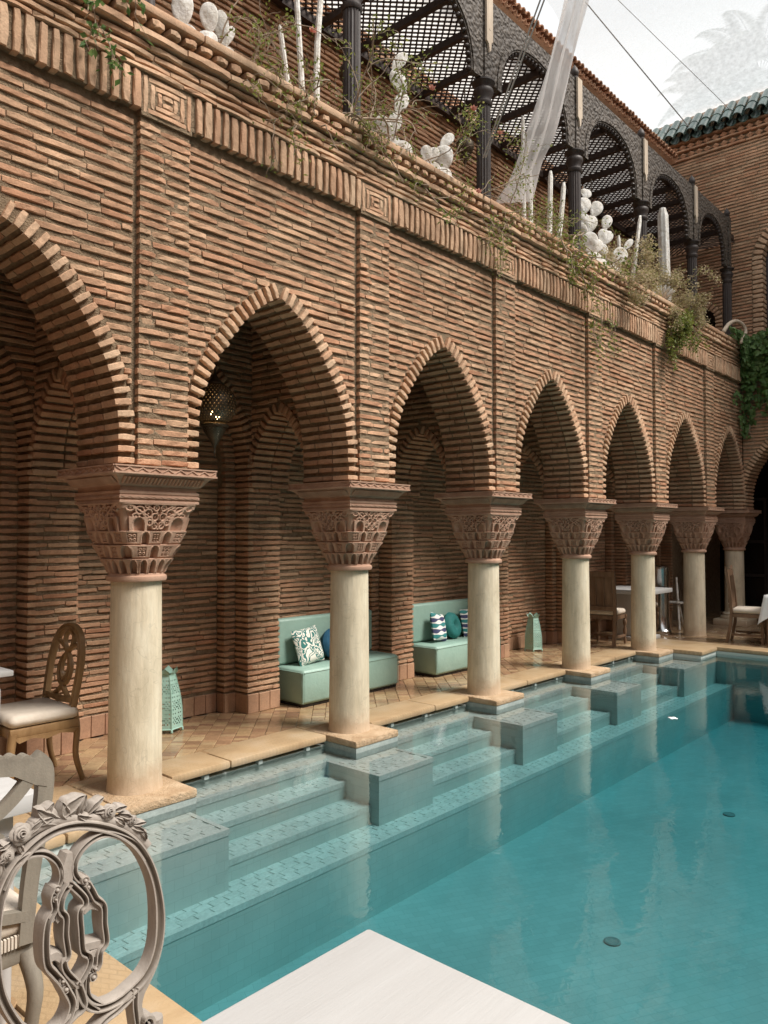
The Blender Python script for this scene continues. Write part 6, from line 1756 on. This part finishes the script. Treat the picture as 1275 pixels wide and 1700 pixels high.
for (x, z0_, n_) in ((13.75, 3.95, 16), (13.45, 4.0, 6), (13.9, 3.7, 8)):
    for k in range(n_): ivy_leaf(Vector((x + r.gauss(0, .05), 4.14, z0_ - 0.045 * k)), Vector((r.gauss(-.4, .4), -1, r.gauss(.3, .4))), r.uniform(0.06, 0.11))
m.build('stem', 'bark', iv)
q = MB(); q.add(V, F); stuff(q.build('foliage', 'leaf_green', iv, recalc=False))

# ================================================================== NET DRAPE, CABLES, CANOPY, PALM
t = thing('net_drape', wall_pt(860, 330, 4.22), 'sheer white net drape tied to the parapet and rising out of the picture', 'drape')
prof = []
ctl = [((822, 338), (880, 335), 4.22), ((852, 290), (900, 268), 4.15), ((880, 200), (925, 215), 4.00), ((903, 120), (952, 110), 3.85), ((935, 10), (978, 0), 3.65), ((958, -90), (1000, -100), 3.45), ((985, -220), (1060, -230), 3.2)]
LFT = spline([np.array(wall_pt(*a, Y)) for a, b, Y in ctl], 8); RGT = spline([np.array(wall_pt(*b, Y)) for a, b, Y in ctl], 8)
V = []; n = 18
for i, (a, b) in enumerate(zip(LFT, RGT)):
    for j in range(n + 1):
        f = j / n; p = a + (b - a) * f; p = p + np.array((0.0, 0.030 * math.sin(f * 17 + 0.16 * i) + 0.018 * math.sin(f * 41 - 0.1 * i), 0)); V.append(p)
m = MB(); m.add(V, [(i * (n + 1) + j, i * (n + 1) + j + 1, (i + 1) * (n + 1) + j + 1, (i + 1) * (n + 1) + j) for i in range(len(LFT) - 1) for j in range(n)])
m.build('net', 'sheer', t, smooth=True, recalc=False)
def cable(a, b, r, label, sag=0.0):
    m = MB(); a, b = Vector(a), Vector(b); P = [a + (b - a) * (i / 16) - Vector((0, 0, sag * math.sin(PI * i / 16))) for i in range(17)]
    m.tube(P, r, 5); o = m.build('cable', 'cable'); tag(o, label, 'cable', 'steel cables of the canopy')
def ray_pt(x, y, dist):
    d = (_F + _R * ((x - 637.5) / 1277) - _U * ((y - 850) / 1277)); return tuple(Vector(EYE) + d * dist)
cable(ray_pt(1143, 210, 13.2), ray_pt(915, -66, 9.5), 0.010, 'steel cable slanting from the green tiled roof into the sky')
cable(ray_pt(1216, 186, 13.0), ray_pt(965, -60, 9.0), 0.005, 'thin second cable above the far roof, right of the thicker one')
cable(wall_pt(802, 262, 4.30), ray_pt(915, -50, 6.5), 0.008, 'steel cable rising from a pergola post, left one of a close pair')
cable(wall_pt(806, 262, 4.30), ray_pt(922, -50, 6.5), 0.008, 'steel cable rising from a pergola post, right one of a close pair')
t = thing('film_canopy', (13.5, 3.0, 9.6), 'translucent film canopy stretched above the far roof, palms showing faintly through it', 'canopy')
a, b, c_, d_ = Vector((14.9, 6.6, 9.61)), Vector(ray_pt(870, -60, 11.0)), Vector(ray_pt(2000, -700, 10.0)), Vector((14.9, -4.0, 9.61))
m = MB(); n = 14; V = []
for i in range(n + 1):
    for j in range(n + 1):
        p = (a * (1 - i / n) + b * (i / n)) * (1 - j / n) + (d_ * (1 - i / n) + c_ * (i / n)) * (j / n)
        V.append(tuple(p + Vector((0, 0, 0.05 * math.sin(i * 1.3 + j * 0.6) - 0.15 * math.sin(PI * i / n) * math.sin(PI * j / n)))))
m.add(V, [(i * (n + 1) + j, i * (n + 1) + j + 1, (i + 1) * (n + 1) + j + 1, (i + 1) * (n + 1) + j) for i in range(n) for j in range(n)])
m.build('film', 'canopy', t, smooth=True, recalc=False)
def palm(base, h, label, seed, L=2.6, nf=34):
    t = thing('palm_tree', base, label, 'tree', 'palms behind the far house'); r = random.Random(seed); b = Vector(base)
    m = MB(); P = [b + Vector((0.15 * math.sin(i * 0.5), 0, h * i / 12)) for i in range(13)]; m.tube(P, [0.26 - 0.008 * i + 0.015 * (i % 2) for i in range(13)], 10); m.build('trunk', 'bark', t)
    V = []; F = []; m2 = MB(); top = P[-1]
    for k in range(nf):
        az = k * 2.4 + r.uniform(-.2, .2); el = r.uniform(-0.35, 1.2); pts = []; p = top.copy(); e = el
        for i in range(15):
            d = Vector((math.cos(az) * math.cos(e), math.sin(az) * math.cos(e), math.sin(e))); p = p + d * L / 14; e -= 0.125; pts.append((p.copy(), d.copy()))
            if i > 1:
                s = d.cross(Vector((0, 0, 1))).normalized()
                for q in range(3):
                    for sg in (-1, 1):
                        leaf_quad(V, F, p - d * q * L / 42, (s * sg + d * 0.7 + Vector((0, 0, -0.45))), Vector((0, 0, 1)), 0.55 * math.sin(PI * (i / 15) ** 0.6) + 0.08, 0.045)
        m2.tube([q[0] for q in pts], 0.018, 4)
    q = MB(); q.add(V, F); o = q.build('crown', 'palm', t, recalc=False); o['kind'] = 'stuff'; m2.build('frond_rib', 'palm', t)
pb_ = ray_pt(1262, 120, 24.0); palm((pb_[0], pb_[1], -1.7), pb_[2] + 1.7 - 0.2, 'tall palm behind the far house, its trunk at the right edge', 31, 3.0, 40)
pb_ = ray_pt(1195, 150, 30.0); palm((pb_[0], pb_[1], -1.7), pb_[2] + 1.7 - 0.6, 'smaller palm behind the far house, seen faintly through the canopy', 32, 2.6)

# ---- small things
m = MB(); 
for k in range(4):  # pale ellipsoids put in for a lamp bulb's reflection on the water
    a = k * 1.6; m.ell((7.05 + 0.02 * math.cos(a), 2.76 + 0.02 * math.sin(a), -0.094), (0.028, 0.02, 0.006), np.array(Matrix.Rotation(a, 3, 'Z')), 8, 5)
o = m.build('fallen_petal', 'white_cloth', smooth=True); tag(o, 'pale fallen petal floating on the pool', 'petal')
bpy.context.view_layer.update()
